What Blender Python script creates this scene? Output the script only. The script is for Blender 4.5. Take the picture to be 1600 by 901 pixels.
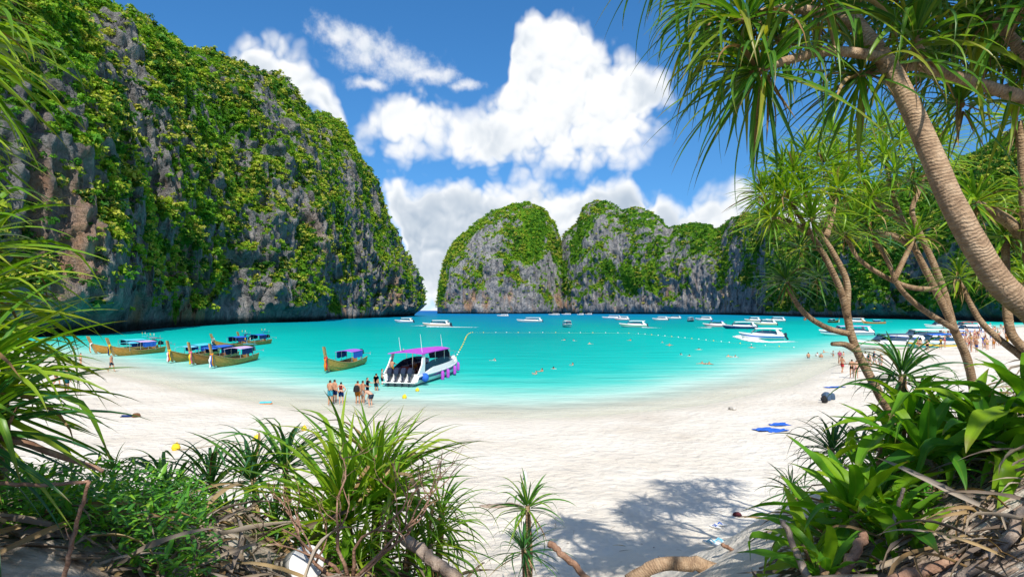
import bpy, bmesh, math, random
import numpy as np
from mathutils import Vector, Matrix, Euler

S = bpy.context.scene
for _o in list(bpy.data.objects):
    bpy.data.objects.remove(_o)
COL = S.collection
R = math.radians
rng = np.random.default_rng(7)
random.seed(7)

# ------------------------------------------------------------------ camera
F, HZ, EYE = 953.0, 485.0, 6.2          # focal length / horizon row of the 1600 px wide photograph, eye height
cam_d = bpy.data.cameras.new('camera')
cam_d.sensor_width = 36.0
cam_d.lens = F / 1600 * 36.0
cam_d.shift_y = (HZ - 450.5) / 1600
cam_d.clip_start, cam_d.clip_end = 0.1, 60000
cam = bpy.data.objects.new('camera', cam_d)
COL.objects.link(cam)
cam.location = (0, 0, EYE)
cam.rotation_euler = (R(90), 0, 0)
S.camera = cam

# ------------------------------------------------------------------ sun
SUN_EL, SUN_AZ = R(47), math.atan2(0.14, -0.99)      # the sun stands behind the camera, a little to the right
sdir = Vector((math.sin(SUN_AZ) * math.cos(SUN_EL), math.cos(SUN_AZ) * math.cos(SUN_EL), math.sin(SUN_EL)))
sun_d = bpy.data.lights.new('sun', 'SUN')
sun_d.energy, sun_d.angle, sun_d.color = 5.0, R(0.53), (1.0, 0.95, 0.86)
sun = bpy.data.objects.new('sun', sun_d)
COL.objects.link(sun)
sun.rotation_euler = sdir.to_track_quat('Z', 'Y').to_euler()

# ------------------------------------------------------------------ render settings
S.view_settings.view_transform = 'Standard'
S.view_settings.look = 'None'
S.view_settings.exposure = 0.25
S.view_settings.gamma = 1.0
S.view_settings.use_curve_mapping = False
S.render.engine = 'CYCLES'
S.cycles.use_denoising = True
S.cycles.max_bounces = 4
S.cycles.diffuse_bounces = 2
S.cycles.glossy_bounces = 2
S.cycles.transmission_bounces = 3
S.cycles.transparent_max_bounces = 8
S.cycles.caustics_reflective = False
S.cycles.caustics_refractive = False
S.cycles.sample_clamp_indirect = 4.0

# ------------------------------------------------------------------ node helper
class NT:
    def __init__(self, tree):
        self.t = tree
        self.t.nodes.clear()
    def n(self, kind, **kw):
        nd = self.t.nodes.new(kind)
        for k, v in kw.items():
            setattr(nd, k, v)
        return nd
    def put(self, sock, v):
        if isinstance(v, bpy.types.NodeSocket):
            self.t.links.new(v, sock)
        else:
            sock.default_value = v
    def m(self, op, a, b=0.0, c=0.0, clamp=False):
        nd = self.n('ShaderNodeMath', operation=op, use_clamp=clamp)
        for i, v in enumerate((a, b, c)):
            self.put(nd.inputs[i], v)
        return nd.outputs[0]
    def vm(self, op, a, b=(0, 0, 0), scale=1.0):
        nd = self.n('ShaderNodeVectorMath', operation=op)
        self.put(nd.inputs[0], a)
        self.put(nd.inputs[1], b)
        if op == 'SCALE':
            self.put(nd.inputs['Scale'], scale)
        return nd.outputs['Value'] if op in ('LENGTH', 'DOT_PRODUCT', 'DISTANCE') else nd.outputs[0]
    def ss(self, x, lo, hi, to0=0.0, to1=1.0):
        nd = self.n('ShaderNodeMapRange', interpolation_type='SMOOTHSTEP')
        for i, v in enumerate((x, lo, hi, to0, to1)):
            self.put(nd.inputs[i], v)
        return nd.outputs[0]
    def mix(self, f, a, b, mode='MIX'):
        nd = self.n('ShaderNodeMix', data_type='RGBA', blend_type=mode)
        self.put(nd.inputs[0], f)
        self.put(nd.inputs[6], a if isinstance(a, bpy.types.NodeSocket) else (*a[:3], 1))
        self.put(nd.inputs[7], b if isinstance(b, bpy.types.NodeSocket) else (*b[:3], 1))
        return nd.outputs[2]
    def ramp(self, f, stops, interp='LINEAR'):
        nd = self.n('ShaderNodeValToRGB')
        cr = nd.color_ramp
        cr.interpolation = interp
        while len(cr.elements) < len(stops):
            cr.elements.new(0.5)
        for e, (p, c) in zip(cr.elements, stops):
            e.position = p
            e.color = (*c[:3], 1)
        self.put(nd.inputs[0], f)
        return nd.outputs[0]
    def noise(self, vec, scale, detail=4.0, rough=0.55, dist=0.0):
        nd = self.n('ShaderNodeTexNoise')
        if vec is not None:
            self.put(nd.inputs['Vector'], vec)
        self.put(nd.inputs['Scale'], scale)
        nd.inputs['Detail'].default_value = detail
        nd.inputs['Roughness'].default_value = rough
        nd.inputs['Distortion'].default_value = dist
        return nd.outputs['Fac']
    def attr(self, name, out='Fac'):
        nd = self.n('ShaderNodeAttribute', attribute_name=name)
        return nd.outputs[out]
    def bump(self, h, strength=0.3, dist=0.1, normal=None):
        nd = self.n('ShaderNodeBump')
        nd.inputs['Strength'].default_value = strength
        nd.inputs['Distance'].default_value = dist
        self.put(nd.inputs['Height'], h)
        if normal is not None:
            self.put(nd.inputs['Normal'], normal)
        return nd.outputs[0]

# ------------------------------------------------------------------ sky: Nishita + cumulus clouds laid out by direction
W = bpy.data.worlds.new('World')
S.world = W
W.use_nodes = True
def build_sky():
    t = NT(W.node_tree)
    sky = t.n('ShaderNodeTexSky', sky_type='NISHITA')
    sky.sun_disc = False
    sky.sun_elevation = SUN_EL
    sky.sun_rotation = SUN_AZ
    sky.air_density, sky.dust_density, sky.ozone_density, sky.altitude = 1.0, 0.0, 3.0, 0
    hsv = t.n('ShaderNodeHueSaturation')
    hsv.inputs['Saturation'].default_value = 1.25
    hsv.inputs['Value'].default_value = 1.12
    t.put(hsv.inputs['Color'], sky.outputs[0])
    tc = t.n('ShaderNodeTexCoord')
    d = tc.outputs['Generated']
    t.put(sky.inputs[0], t.vm('NORMALIZE', t.vm('ADD', t.vm('MULTIPLY', d, (1, 1, 0.85)), (0, 0, 0.13))))   # clear tropical air: no dusty band at the horizon
    sep = t.n('ShaderNodeSeparateXYZ')
    t.put(sep.inputs[0], d)
    az = t.m('ARCTAN2', sep.outputs[0], sep.outputs[1])
    el = t.m('ARCSINE', sep.outputs[2])
    com = t.n('ShaderNodeCombineXYZ')
    t.put(com.inputs[0], az)
    t.put(com.inputs[1], el)
    p0 = com.outputs[0]
    def ae(px, py):
        x, z = (px - 800) / F, (HZ - py) / F
        return math.atan2(x, 1), math.atan2(z, math.hypot(x, 1))
    # outlines of the two cloud layers as the photograph shows them: column -> (top, bottom) rows, turned into azimuth / elevation
    upper = [(300, 150, 60), (340, 110, 85), (356, 78, 130), (385, 50, 190), (415, 46, 210), (450, 58, 225), (480, 84, 230), (510, 114, 235), (530, 150, 235), (543, 215, 200),
             (556, 205, 228), (585, 162, 240), (640, 130, 258), (690, 152, 250), (725, 174, 268), (765, 162, 282), (786, 140, 286), (797, 92, 288), (808, 32, 288), (832, 6, 286),
             (885, 10, 284), (915, 26, 284), (940, 66, 278), (985, 82, 268), (1030, 112, 215), (1062, 140, 172), (1085, 185, 130), (1150, 220, 110), (1250, 220, 110)]
    lower = [(300, 430, 360), (543, 430, 360), (585, 310, 330), (600, 274, 336), (625, 262, 400), (640, 288, 520), (690, 270, 520), (725, 276, 520), (790, 282, 520), (835, 268, 520), (885, 286, 520),
             (915, 282, 520), (940, 268, 520), (985, 270, 520), (1002, 298, 520), (1030, 290, 520), (1062, 322, 520), (1085, 304, 520), (1110, 288, 520), (1150, 284, 520), (1180, 300, 520), (1250, 296, 520), (1330, 300, 520), (1450, 310, 520), (1600, 300, 520)]
    wisps = [(530, 55, 46, 24), (575, 80, 64, 30), (625, 98, 62, 28), (672, 120, 46, 18), (725, 134, 36, 10), (575, 132, 30, 12)]
    AZ0, AZ1, EL1 = -0.76, 0.76, 0.6
    def curves(p):
        sp = t.n('ShaderNodeSeparateXYZ')
        t.put(sp.inputs[0], p)
        f = t.m('DIVIDE', t.m('SUBTRACT', sp.outputs[0], AZ0), AZ1 - AZ0)
        cols = sorted(set([c[0] for c in upper] + [c[0] for c in lower]))
        nd = t.n('ShaderNodeValToRGB')
        nd2 = t.n('ShaderNodeValToRGB')
        for node, lst in ((nd, upper), (nd2, lower)):
            cr = node.color_ramp
            cr.interpolation = 'LINEAR'
            while len(cr.elements) < len(lst):
                cr.elements.new(0.5)
            for el_, (px, tp, bt) in zip(cr.elements, lst):
                a_, e1 = ae(px, tp)
                el_.position = min(1, max(0, (a_ - AZ0) / (AZ1 - AZ0)))
                el_.color = ((e1 + 0.1) / (EL1 + 0.1), (ae(px, bt)[1] + 0.1) / (EL1 + 0.1), 0, 1)
            t.put(node.inputs[0], f)
        def band(node):
            sc = t.n('ShaderNodeSeparateColor')
            t.put(sc.inputs[0], node.outputs[0])
            k = EL1 + 0.1
            top = t.m('SUBTRACT', t.m('MULTIPLY', sc.outputs[0], k), t.m('ADD', sp.outputs[1], 0.1))
            bot = t.m('SUBTRACT', t.m('ADD', sp.outputs[1], 0.1), t.m('MULTIPLY', sc.outputs[1], k))
            q = t.m('SMOOTH_MIN', t.m('DIVIDE', top, 0.045), t.m('DIVIDE', bot, 0.085), 0.3)
            return t.m('MINIMUM', q, 1.3)
        return band(nd), band(nd2)
    def field(p, lst):
        out = None
        for px, py, rx, ry in lst:
            a, e = ae(px, py)
            v = t.vm('SUBTRACT', p, (a, e, 0))
            v = t.vm('MULTIPLY', v, (F / rx, F / ry, 0))
            q = t.m('SUBTRACT', 1.0, t.vm('LENGTH', v))
            out = q if out is None else t.m('MAXIMUM', out, q)
        return out
    # billow: turbulence that lumps the outline
    def noise2(v, scale, detail, rough, out='Fac'):
        nd = t.n('ShaderNodeTexNoise', noise_dimensions='2D')
        t.put(nd.inputs['Vector'], v)
        nd.inputs['Scale'].default_value = scale
        nd.inputs['Detail'].default_value = detail
        nd.inputs['Roughness'].default_value = rough
        return nd.outputs[out]
    warp = t.vm('SCALE', t.vm('SUBTRACT', noise2(p0, 16, 2, 0.5, 'Color'), (0.5, 0.5, 0.5)), scale=0.03)
    p = t.vm('ADD', p0, warp)
    def billow(pp):
        v1 = t.n('ShaderNodeTexVoronoi', voronoi_dimensions='2D', feature='F1')
        v1.inputs['Scale'].default_value = 19
        v1.inputs['Detail'].default_value = 2.0
        v1.inputs['Roughness'].default_value = 0.55
        t.put(v1.inputs['Vector'], pp)
        d1 = v1.outputs['Distance']
        return t.m('SUBTRACT', 1.0, t.m('MULTIPLY', d1, d1))
    b0 = billow(p)
    nb = noise2(p0, 13, 4, 0.50)
    c1, c2 = curves(p)
    f = t.m('MAXIMUM', c1, c2)
    # beyond the framed part of the sky the same kind of cumulus goes on
    side = t.m('ADD', t.ss(t.m('ABSOLUTE', az), 0.72, 0.95), t.ss(el, 0.50, 0.62), clamp=True)
    gen = t.m('SUBTRACT', t.m('MULTIPLY', noise2(p0, 3.2, 2, 0.5), 5.0), 2.65)
    f = t.mix(side, f, gen)
    dens = t.m('ADD', f, t.m('MULTIPLY', t.m('SUBTRACT', nb, 0.5), 0.75))
    dens = t.m('ADD', dens, t.m('MULTIPLY', t.m('SUBTRACT', b0, 0.72), 0.42))
    dens = t.m('ADD', dens, 0.16)
    cover = t.ss(dens, -0.12, 0.70)
    fw = field(p, wisps)
    dw = t.m('ADD', fw, t.m('MULTIPLY', t.m('SUBTRACT', noise2(p0, 26, 4, 0.6), 0.5), 1.9))
    cw = t.m('MULTIPLY', t.ss(dw, -0.15, 1.15), 0.85)
    cover = t.m('MAXIMUM', cover, cw)
    # lit from high behind the viewer: billow tops white, hollows and thick bases grey-blue
    up = t.vm('ADD', p, (-0.004, 0.010, 0))
    relief = t.m('SUBTRACT', b0, billow(up))
    lum = t.m('ADD', t.m('MULTIPLY', relief, 0.30), t.m('MULTIPLY', t.m('SUBTRACT', nb, 0.5), 0.6))
    lum = t.m('ADD', lum, 0.78)
    lum = t.m('SUBTRACT', lum, t.ss(t.m('SUBTRACT', 0.30, el), -0.05, 0.30, 0.0, 0.12))
    thick = t.ss(dens, 0.35, 1.1)
    lum = t.m('SUBTRACT', lum, t.m('MULTIPLY', thick, t.m('MULTIPLY', t.ss(noise2(p0, 5.0, 1, 0.5), 0.36, 0.62), 0.52)))
    ccol = t.ramp(t.m('ADD', lum, 0.0, clamp=True), [(0.0, (0.46, 0.55, 0.66)), (0.4, (0.70, 0.76, 0.83)), (0.64, (0.90, 0.93, 0.96)), (0.86, (1.0, 1.0, 1.0))])
    ccol = t.mix(1.0, ccol, (7.7, 7.7, 7.7), 'MULTIPLY')
    blue = t.mix(1.0, hsv.outputs[0], (0.82, 1.03, 1.10), 'MULTIPLY')
    col = t.mix(cover, blue, ccol)
    bg = t.n('ShaderNodeBackground')
    t.put(bg.inputs[0], col)
    bg.inputs[1].default_value = 0.115
    out = t.n('ShaderNodeOutputWorld')
    t.t.links.new(bg.outputs[0], out.inputs[0])
build_sky()
W.cycles.sampling_method = 'MANUAL'
W.cycles.sample_map_resolution = 256

# ------------------------------------------------------------------ places in the photograph <-> places in the bay
def at(px, py, d):
    return Vector(((px - 800) / F * d, d, EYE + (HZ - py) / F * d))
def gnd(px, py, z=0.0):
    return at(px, py, (EYE - z) * F / (py - HZ))

# ------------------------------------------------------------------ numpy noise
def _hash(ix, iy, iz, seed):
    h = (ix.astype(np.uint32) * np.uint32(374761393) + iy.astype(np.uint32) * np.uint32(668265263)
         + iz.astype(np.uint32) * np.uint32(2147483647) + np.uint32(seed * 144665 + 13))
    h = (h ^ (h >> np.uint32(13))) * np.uint32(1274126177)
    h = h ^ (h >> np.uint32(16))
    return h.astype(np.float64) / 4294967295.0
def vnoise(P, seed=0):
    P = np.asarray(P, float)
    I = np.floor(P).astype(np.int64)
    f = P - I
    w = f * f * f * (f * (f * 6 - 15) + 10)
    r = 0
    for dx in (0, 1):
        wx = w[..., 0] if dx else 1 - w[..., 0]
        for dy in (0, 1):
            wy = w[..., 1] if dy else 1 - w[..., 1]
            for dz in (0, 1):
                wz = w[..., 2] if dz else 1 - w[..., 2]
                r = r + wx * wy * wz * _hash(I[..., 0] + dx, I[..., 1] + dy, I[..., 2] + dz, seed)
    return r * 2 - 1
def fbm(P, oct=4, seed=0, gain=0.5, ridged=False):
    P = np.asarray(P, float)
    a, s, tot = 1.0, 0.0, 0.0
    for k in range(oct):
        n = vnoise(P * (2.03 ** k) + 17.3 * k, seed + k)
        if ridged:
            n = 1 - 2 * np.abs(n)
        s = s + a * n
        tot += a
        a *= gain
    return s / tot
def sstep(x, lo, hi):
    t = np.clip((np.asarray(x, float) - lo) / (hi - lo), 0, 1)
    return t * t * (3 - 2 * t)

# ------------------------------------------------------------------ mesh helpers
def np_mesh(name, V, Fc, mats=(), smooth=False, attrs=None, mat_idx=None):
    """mesh from arrays; Fc is an (m,3) or (m,4) array or a list of both"""
    V = np.asarray(V, np.float32).reshape(-1, 3)
    if isinstance(Fc, np.ndarray):
        Fc = [Fc]
    Fc = [np.asarray(f, np.int32) for f in Fc if len(f)]
    me = bpy.data.meshes.new(name)
    me.vertices.add(len(V))
    me.vertices.foreach_set('co', V.ravel())
    loops = np.concatenate([f.ravel() for f in Fc])
    tot = np.concatenate([np.full(len(f), f.shape[1], np.int32) for f in Fc])
    start = np.concatenate([[0], np.cumsum(tot)[:-1]]).astype(np.int32)
    me.loops.add(len(loops))
    me.loops.foreach_set('vertex_index', loops)
    me.polygons.add(len(tot))
    me.polygons.foreach_set('loop_start', start)
    me.polygons.foreach_set('loop_total', tot)
    if smooth:
        me.polygons.foreach_set('use_smooth', np.ones(len(tot), bool))
    if mat_idx is not None:
        me.polygons.foreach_set('material_index', np.asarray(mat_idx, np.int32))
    me.update(calc_edges=True)
    for k, a in (attrs or {}).items():
        at_ = me.attributes.new(k, 'FLOAT', 'POINT')
        at_.data.foreach_set('value', np.asarray(a, np.float32).ravel())
    for m in (mats if isinstance(mats, (list, tuple)) else [mats]):
        me.materials.append(m)
    me.validate()
    return me
def link(name, data, parent=None, loc=None, rot=None, scale=None):
    o = bpy.data.objects.new(name, data)
    COL.objects.link(o)
    if parent is not None:
        o.parent = parent
    if loc is not None:
        o.location = loc
    if rot is not None:
        o.rotation_euler = rot
    if scale is not None:
        o.scale = scale if hasattr(scale, '__len__') else (scale,) * 3
    return o
def tag(o, label=None, cat=None, group=None, kind=None):
    if label: o['label'] = label
    if cat: o['category'] = cat
    if group: o['group'] = group
    if kind: o['kind'] = kind
    return o
def thing(name, label, cat, loc=(0, 0, 0), rz=0.0, group=None, scale=None):
    o = link(name, None, loc=loc, rot=(0, 0, rz), scale=scale)
    o.empty_display_size = 0.2
    return tag(o, label, cat, group)
def copy_tree(o, parent=None):
    c = o.copy()
    COL.objects.link(c)
    c.parent = parent
    for ch in list(o.children):
        copy_tree(ch, c)
    return c
def grid_faces(nu, nv, flip=False):
    i = np.arange(nu - 1)[:, None] * nv + np.arange(nv - 1)[None, :]
    q = np.stack([i, i + nv, i + nv + 1, i + 1], -1).reshape(-1, 4)
    return q[:, ::-1].copy() if flip else q

class MB:
    """collects shapes for ONE mesh"""
    def __init__(self):
        self.V, self.F, self.A, self.n = [], [], [], 0
    def add(self, V, Fs, a=None):
        V = np.asarray(V, float).reshape(-1, 3)
        for f in Fs:
            self.F.append([int(i) + self.n for i in f])
        self.V.append(V)
        self.A.append(np.zeros(len(V)) if a is None else np.asarray(a, float))
        self.n += len(V)
        return self
    def box(self, c, s, rz=0.0, taper=1.0):
        x, y, z = (k / 2 for k in s)
        V = np.array([(-x, -y, -z), (x, -y, -z), (x, y, -z), (-x, y, -z), (-x * taper, -y * taper, z), (x * taper, -y * taper, z), (x * taper, y * taper, z), (-x * taper, y * taper, z)])
        if rz:
            cz, sz = math.cos(rz), math.sin(rz)
            V = V @ np.array([[cz, sz, 0], [-sz, cz, 0], [0, 0, 1]])
        return self.add(V + np.asarray(c), [(3, 2, 1, 0), (4, 5, 6, 7), (0, 1, 5, 4), (1, 2, 6, 5), (2, 3, 7, 6), (3, 0, 4, 7)])
    def tube(self, pts, rad, seg=6, cap=True, lump=0.0, seed=0):
        pts = [Vector(p) for p in pts]
        n = len(pts)
        if not hasattr(rad, '__len__'):
            rad = [rad] * n
        V, A, L = [], [], 0.0
        up = Vector((0.13, 0.21, 0.97)).normalized()
        prev = None
        rr = random.Random(seed)
        for i, p in enumerate(pts):
            tdir = (pts[min(i + 1, n - 1)] - pts[max(i - 1, 0)]).normalized()
            if prev is None:
                ax = tdir.cross(up)
                if ax.length < 1e-3:
                    ax = tdir.cross(Vector((1, 0, 0)))
            else:
                ax = prev - tdir * prev.dot(tdir)
            ax.normalize()
            prev = ax
            bx = tdir.cross(ax)
            if i:
                L += (p - pts[i - 1]).length
            for k in range(seg):
                th = 2 * math.pi * k / seg
                r = rad[i] * (1 + lump * rr.uniform(-1, 1))
                V.append(p + (ax * math.cos(th) + bx * math.sin(th)) * r)
                A.append(L)
        Fs = []
        for i in range(n - 1):
            for k in range(seg):
                a, b = i * seg + k, i * seg + (k + 1) % seg
                Fs.append((a, b, b + seg, a + seg))
        if cap:
            Fs.append(tuple(range(seg))[::-1])
            Fs.append(tuple(range((n - 1) * seg, n * seg)))
        return self.add([tuple(v) for v in V], Fs, A)
    def lathe(self, prof, c=(0, 0, 0), seg=12):
        V, Fs = [], []
        for r, z in prof:
            for k in range(seg):
                a = 2 * math.pi * k / seg
                V.append((c[0] + r * math.cos(a), c[1] + r * math.sin(a), c[2] + z))
        n = len(prof)
        for i in range(n - 1):
            for k in range(seg):
                a, b = i * seg + k, i * seg + (k + 1) % seg
                Fs.append((a, b, b + seg, a + seg))
        Fs.append(tuple(range(seg))[::-1])
        Fs.append(tuple(range((n - 1) * seg, n * seg)))
        return self.add(V, Fs)
    def loft(self, secs, close=False, cap=True):
        m = len(secs[0])
        V = [p for s in secs for p in s]
        Fs = []
        for i in range(len(secs) - 1):
            for k in range(m if close else m - 1):
                a, b = i * m + k, i * m + (k + 1) % m
                Fs.append((a, b, b + m, a + m))
        if cap and close:
            Fs.append(tuple(range(m))[::-1])
            Fs.append(tuple(range((len(secs) - 1) * m, len(secs) * m)))
        return self.add(V, Fs)
    def mesh(self, name, mat, smooth=False, bevel=0.0):
        me = bpy.data.meshes.new(name)
        V = np.concatenate(self.V)
        me.from_pydata(V.tolist(), [], self.F)
        a = me.attributes.new('tl', 'FLOAT', 'POINT')
        a.data.foreach_set('value', np.concatenate(self.A).astype(np.float32))
        if bevel:
            bm = bmesh.new()
            bm.from_mesh(me)
            bmesh.ops.recalc_face_normals(bm, faces=bm.faces)
            bmesh.ops.bevel(bm, geom=list(bm.edges), offset=bevel, segments=2, affect='EDGES', clamp_overlap=True)
            bm.to_mesh(me)
            bm.free()
        if smooth:
            me.polygons.foreach_set('use_smooth', [True] * len(me.polygons))
        me.materials.append(mat)
        me.update()
        return me
    def build(self, name, mat, parent=None, smooth=False, bevel=0.0, **kw):
        return link(name, self.mesh(name, mat, smooth, bevel), parent, **kw)
def spline(pts, n=24):
    """Catmull-Rom through the points"""
    P = [Vector(p) for p in pts]
    if len(P) < 3:
        return [P[0].lerp(P[-1], i / (n - 1)) for i in range(n)]
    P = [P[0] * 2 - P[1]] + P + [P[-1] * 2 - P[-2]]
    out = []
    m = len(P) - 3
    for i in range(n):
        t = i / (n - 1) * m
        k = min(int(t), m - 1)
        f = t - k
        a, b, c, d = P[k:k + 4]
        out.append(0.5 * ((2 * b) + (c - a) * f + (2 * a - 5 * b + 4 * c - d) * f * f + (3 * b - 3 * c + d - a) * f ** 3))
    return out

# ------------------------------------------------------------------ plain materials
def new_mat(name):
    m = bpy.data.materials.new(name)
    m.use_nodes = True
    return m, NT(m.node_tree)
def finish(t, bsdf):
    o = t.n('ShaderNodeOutputMaterial')
    t.t.links.new(bsdf.outputs[0] if hasattr(bsdf, 'outputs') else bsdf, o.inputs[0])
_pl = {}
def paint(name, col, rough=0.5, spec=0.4, metal=0.0, vary=0.12, coat=0.0):
    if name in _pl:
        return _pl[name]
    m, t = new_mat(name)
    b = t.n('ShaderNodeBsdfPrincipled')
    g = t.n('ShaderNodeTexCoord')
    nz = t.noise(g.outputs['Object'], 6.0, 5, 0.6)
    c2 = tuple(max(0, c * (1 - vary * 2)) for c in col)
    c3 = tuple(min(1, c * (1 + vary)) for c in col)
    t.put(b.inputs['Base Color'], t.ramp(nz, [(0.3, c2), (0.7, c3)]))
    b.inputs['Roughness'].default_value = rough
    b.inputs['Specular IOR Level'].default_value = spec
    b.inputs['Metallic'].default_value = metal
    b.inputs['Coat Weight'].default_value = coat
    finish(t, b)
    _pl[name] = m
    return m
# ================================================================== SETTING
SHX = np.array([-900, -240, -130, -95, -61, -46, -24.4, -12.2, -2.9, 3.65, 12.4, 22.7, 37.2, 62, 124, 190, 230, 330, 900.])
SHY = np.array([150, 130, 122, 104, 79, 65.6, 46.5, 37.6, 34.8, 34.8, 39.4, 49.2, 69.5, 98, 169, 226, 262, 330, 420.])
_xx = np.linspace(-900, 900, 7201)
_yy = np.interp(_xx, SHX, SHY)
_k = np.hanning(41); _k /= _k.sum()
_yy = np.convolve(np.pad(_yy, 20, mode='edge'), _k, 'valid')
_sl = np.gradient(_yy, _xx)
def shore(x, y):
    """metres inland of the waterline (negative at sea)"""
    f = np.interp(x, _xx, _yy)
    s = np.interp(x, _xx, _sl)
    return (f - y) / np.sqrt(1 + s * s)
def ground_z(x, y):
    x, y = np.asarray(x, float), np.asarray(y, float)
    wob = 1.1 * fbm(np.stack([x / 9, y / 9, 0 * x], -1), 2, 41)
    s = shore(x, y) + wob * 0.35
    z = np.where(s > 0, 1.15 * (1 - np.exp(-s * 0.075)), -0.055 * -s)
    z = np.maximum(z, -4.0)
    dune = np.interp(y, [-80, -8, 0, 3, 6, 9, 12, 16, 22, 30], [6.0, 5.0, 4.4, 4.0, 3.1, 2.05, 1.4, 1.0, 0.5, -1])
    dune = dune + np.clip(0.5 * (-x - 1.8), 0, 0.5) * sstep(y, 11, 6) + 0.6 * sstep(-x, 0.2, 1.5) * sstep(y, 9, 6.5)
    dune = dune + np.clip(0.6 * (x - 1.0), 0, 3.4) * sstep(y, 13, 5)
    dune = dune + 0.16 * fbm(np.stack([x / 1.7, y / 1.7, 0 * x], -1), 3, 9) * sstep(y, 20, 8)
    zz = np.maximum(z, dune)
    zz = zz + 0.5 * np.exp(-np.abs(z - dune) / 0.35) * 0.25
    near = sstep(y, 60, 20) * sstep(np.abs(x), 60, 25)
    ripple = 0.06 * fbm(np.stack([x / 0.8, y / 0.8, 0 * x], -1), 3, 77) + 0.035 * fbm(np.stack([x / 0.28, y / 0.28, 0 * x], -1), 2, 78)
    return zz + ripple * near * sstep(s, 0.5, 5)
def gz(x, y):
    return float(ground_z(np.array([x]), np.array([y]))[0])
def gspot(px, py):
    """where the ray through a pixel meets the beach"""
    d = np.concatenate([np.linspace(2.5, 40, 700), np.linspace(40.1, 260, 600)])
    x, z = (px - 800) / F * d, EYE + (HZ - py) / F * d
    hit = np.nonzero(z <= np.maximum(ground_z(x, d), -50))[0]
    k = hit[0] if len(hit) else -1
    return Vector((float(x[k]), float(d[k]), gz(x[k], d[k])))

def mat_sand():
    m, t = new_mat('white_sand')
    b = t.n('ShaderNodeBsdfPrincipled')
    geo = t.n('ShaderNodeNewGeometry')
    P = geo.outputs['Position']
    big = t.noise(P, 0.22, 4, 0.55)
    col = t.ramp(big, [(0.3, (0.60, 0.535, 0.445)), (0.5, (0.685, 0.625, 0.535)), (0.7, (0.745, 0.695, 0.61))])
    # scattered bits of coral and leaf crumbs
    v = t.n('ShaderNodeTexVoronoi')
    v.inputs['Scale'].default_value = 2.6
    t.put(v.inputs['Vector'], P)
    wh = t.n('ShaderNodeSeparateColor')
    t.put(wh.inputs[0], v.outputs['Color'])
    spot = t.m('MULTIPLY', t.ss(v.outputs['Distance'], 0.10, 0.05), t.m('GREATER_THAN', wh.outputs[0], 0.86))
    col = t.mix(t.m('MULTIPLY', spot, 0.6), col, (0.20, 0.13, 0.07))
    col = t.mix(t.ss(t.noise(P, 7.0, 3, 0.6), 0.60, 0.80, 0, 0.35), col, (0.45, 0.36, 0.25))  # dark footprint specks, the shade of the hollows put into the colour
    # wet rim along the waterline
    wet = t.ss(t.m('ADD', t.attr('shore'), t.m('MULTIPLY', t.m('SUBTRACT', t.noise(P, 0.35, 3, 0.5), 0.5), 1.6)), 2.2, 0.2)
    wet = t.m('MULTIPLY', wet, t.ss(t.attr('shore'), -2.5, -0.2))
    col = t.mix(t.m('MULTIPLY', wet, 0.7), col, (0.64, 0.58, 0.46))
    # loam and rotting litter under the plants on the dune
    col = t.mix(t.m('MULTIPLY', t.attr('soil'), t.ss(t.noise(P, 2.2, 4, 0.6), 0.35, 0.6, 0.45, 1.0)), col, (0.15, 0.105, 0.07))
    t.put(b.inputs['Base Color'], col)
    t.put(b.inputs['Roughness'], t.m('SUBTRACT', 0.95, t.m('MULTIPLY', wet, 0.55)))
    b.inputs['Specular IOR Level'].default_value = 0.2
    n1 = t.noise(P, 3.2, 4, 0.6)
    v2 = t.n('ShaderNodeTexVoronoi', feature='SMOOTH_F1')
    v2.inputs['Scale'].default_value = 2.3
    t.put(v2.inputs['Vector'], P)
    n2 = t.noise(P, 26, 3, 0.6)
    h = t.m('ADD', t.m('MULTIPLY', n1, 0.7), t.m('ADD', t.m('MULTIPLY', v2.outputs['Distance'], 0.6), t.m('MULTIPLY', n2, 0.12)))
    t.put(b.inputs['Normal'], t.bump(h, 0.9, 0.18))
    finish(t, b)
    return m
def build_ground():
    sx = np.linspace(-1, 1, 310)
    x = np.sign(sx) * (np.abs(sx) * 22 + 430 * np.abs(sx) ** 5) + 1.5
    sy = np.linspace(0, 1, 310)
    y = -12 + 62 * sy + 380 * sy ** 6
    x = np.concatenate([[-2500], x, [2500]])
    y = np.concatenate([[-300, -60], y, [900]])
    X, Y = np.meshgrid(x, y, indexing='ij')
    Z = ground_z(X.ravel(), Y.ravel())
    V = np.stack([X.ravel(), Y.ravel(), Z], -1)
    sh = shore(X.ravel(), Y.ravel())
    soil = sstep(Y.ravel() + 1.2 * fbm(V / 1.6, 2, 5), 8.2, 6.0) * (1 - 0.72 * sstep(X.ravel(), 0.5, 2.2))
    me = np_mesh('beach', V, grid_faces(len(x), len(y)), mat_sand(), True, {'shore': sh, 'soil': soil})
    tag(link('beach', me), kind='structure')
build_ground()

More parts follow.
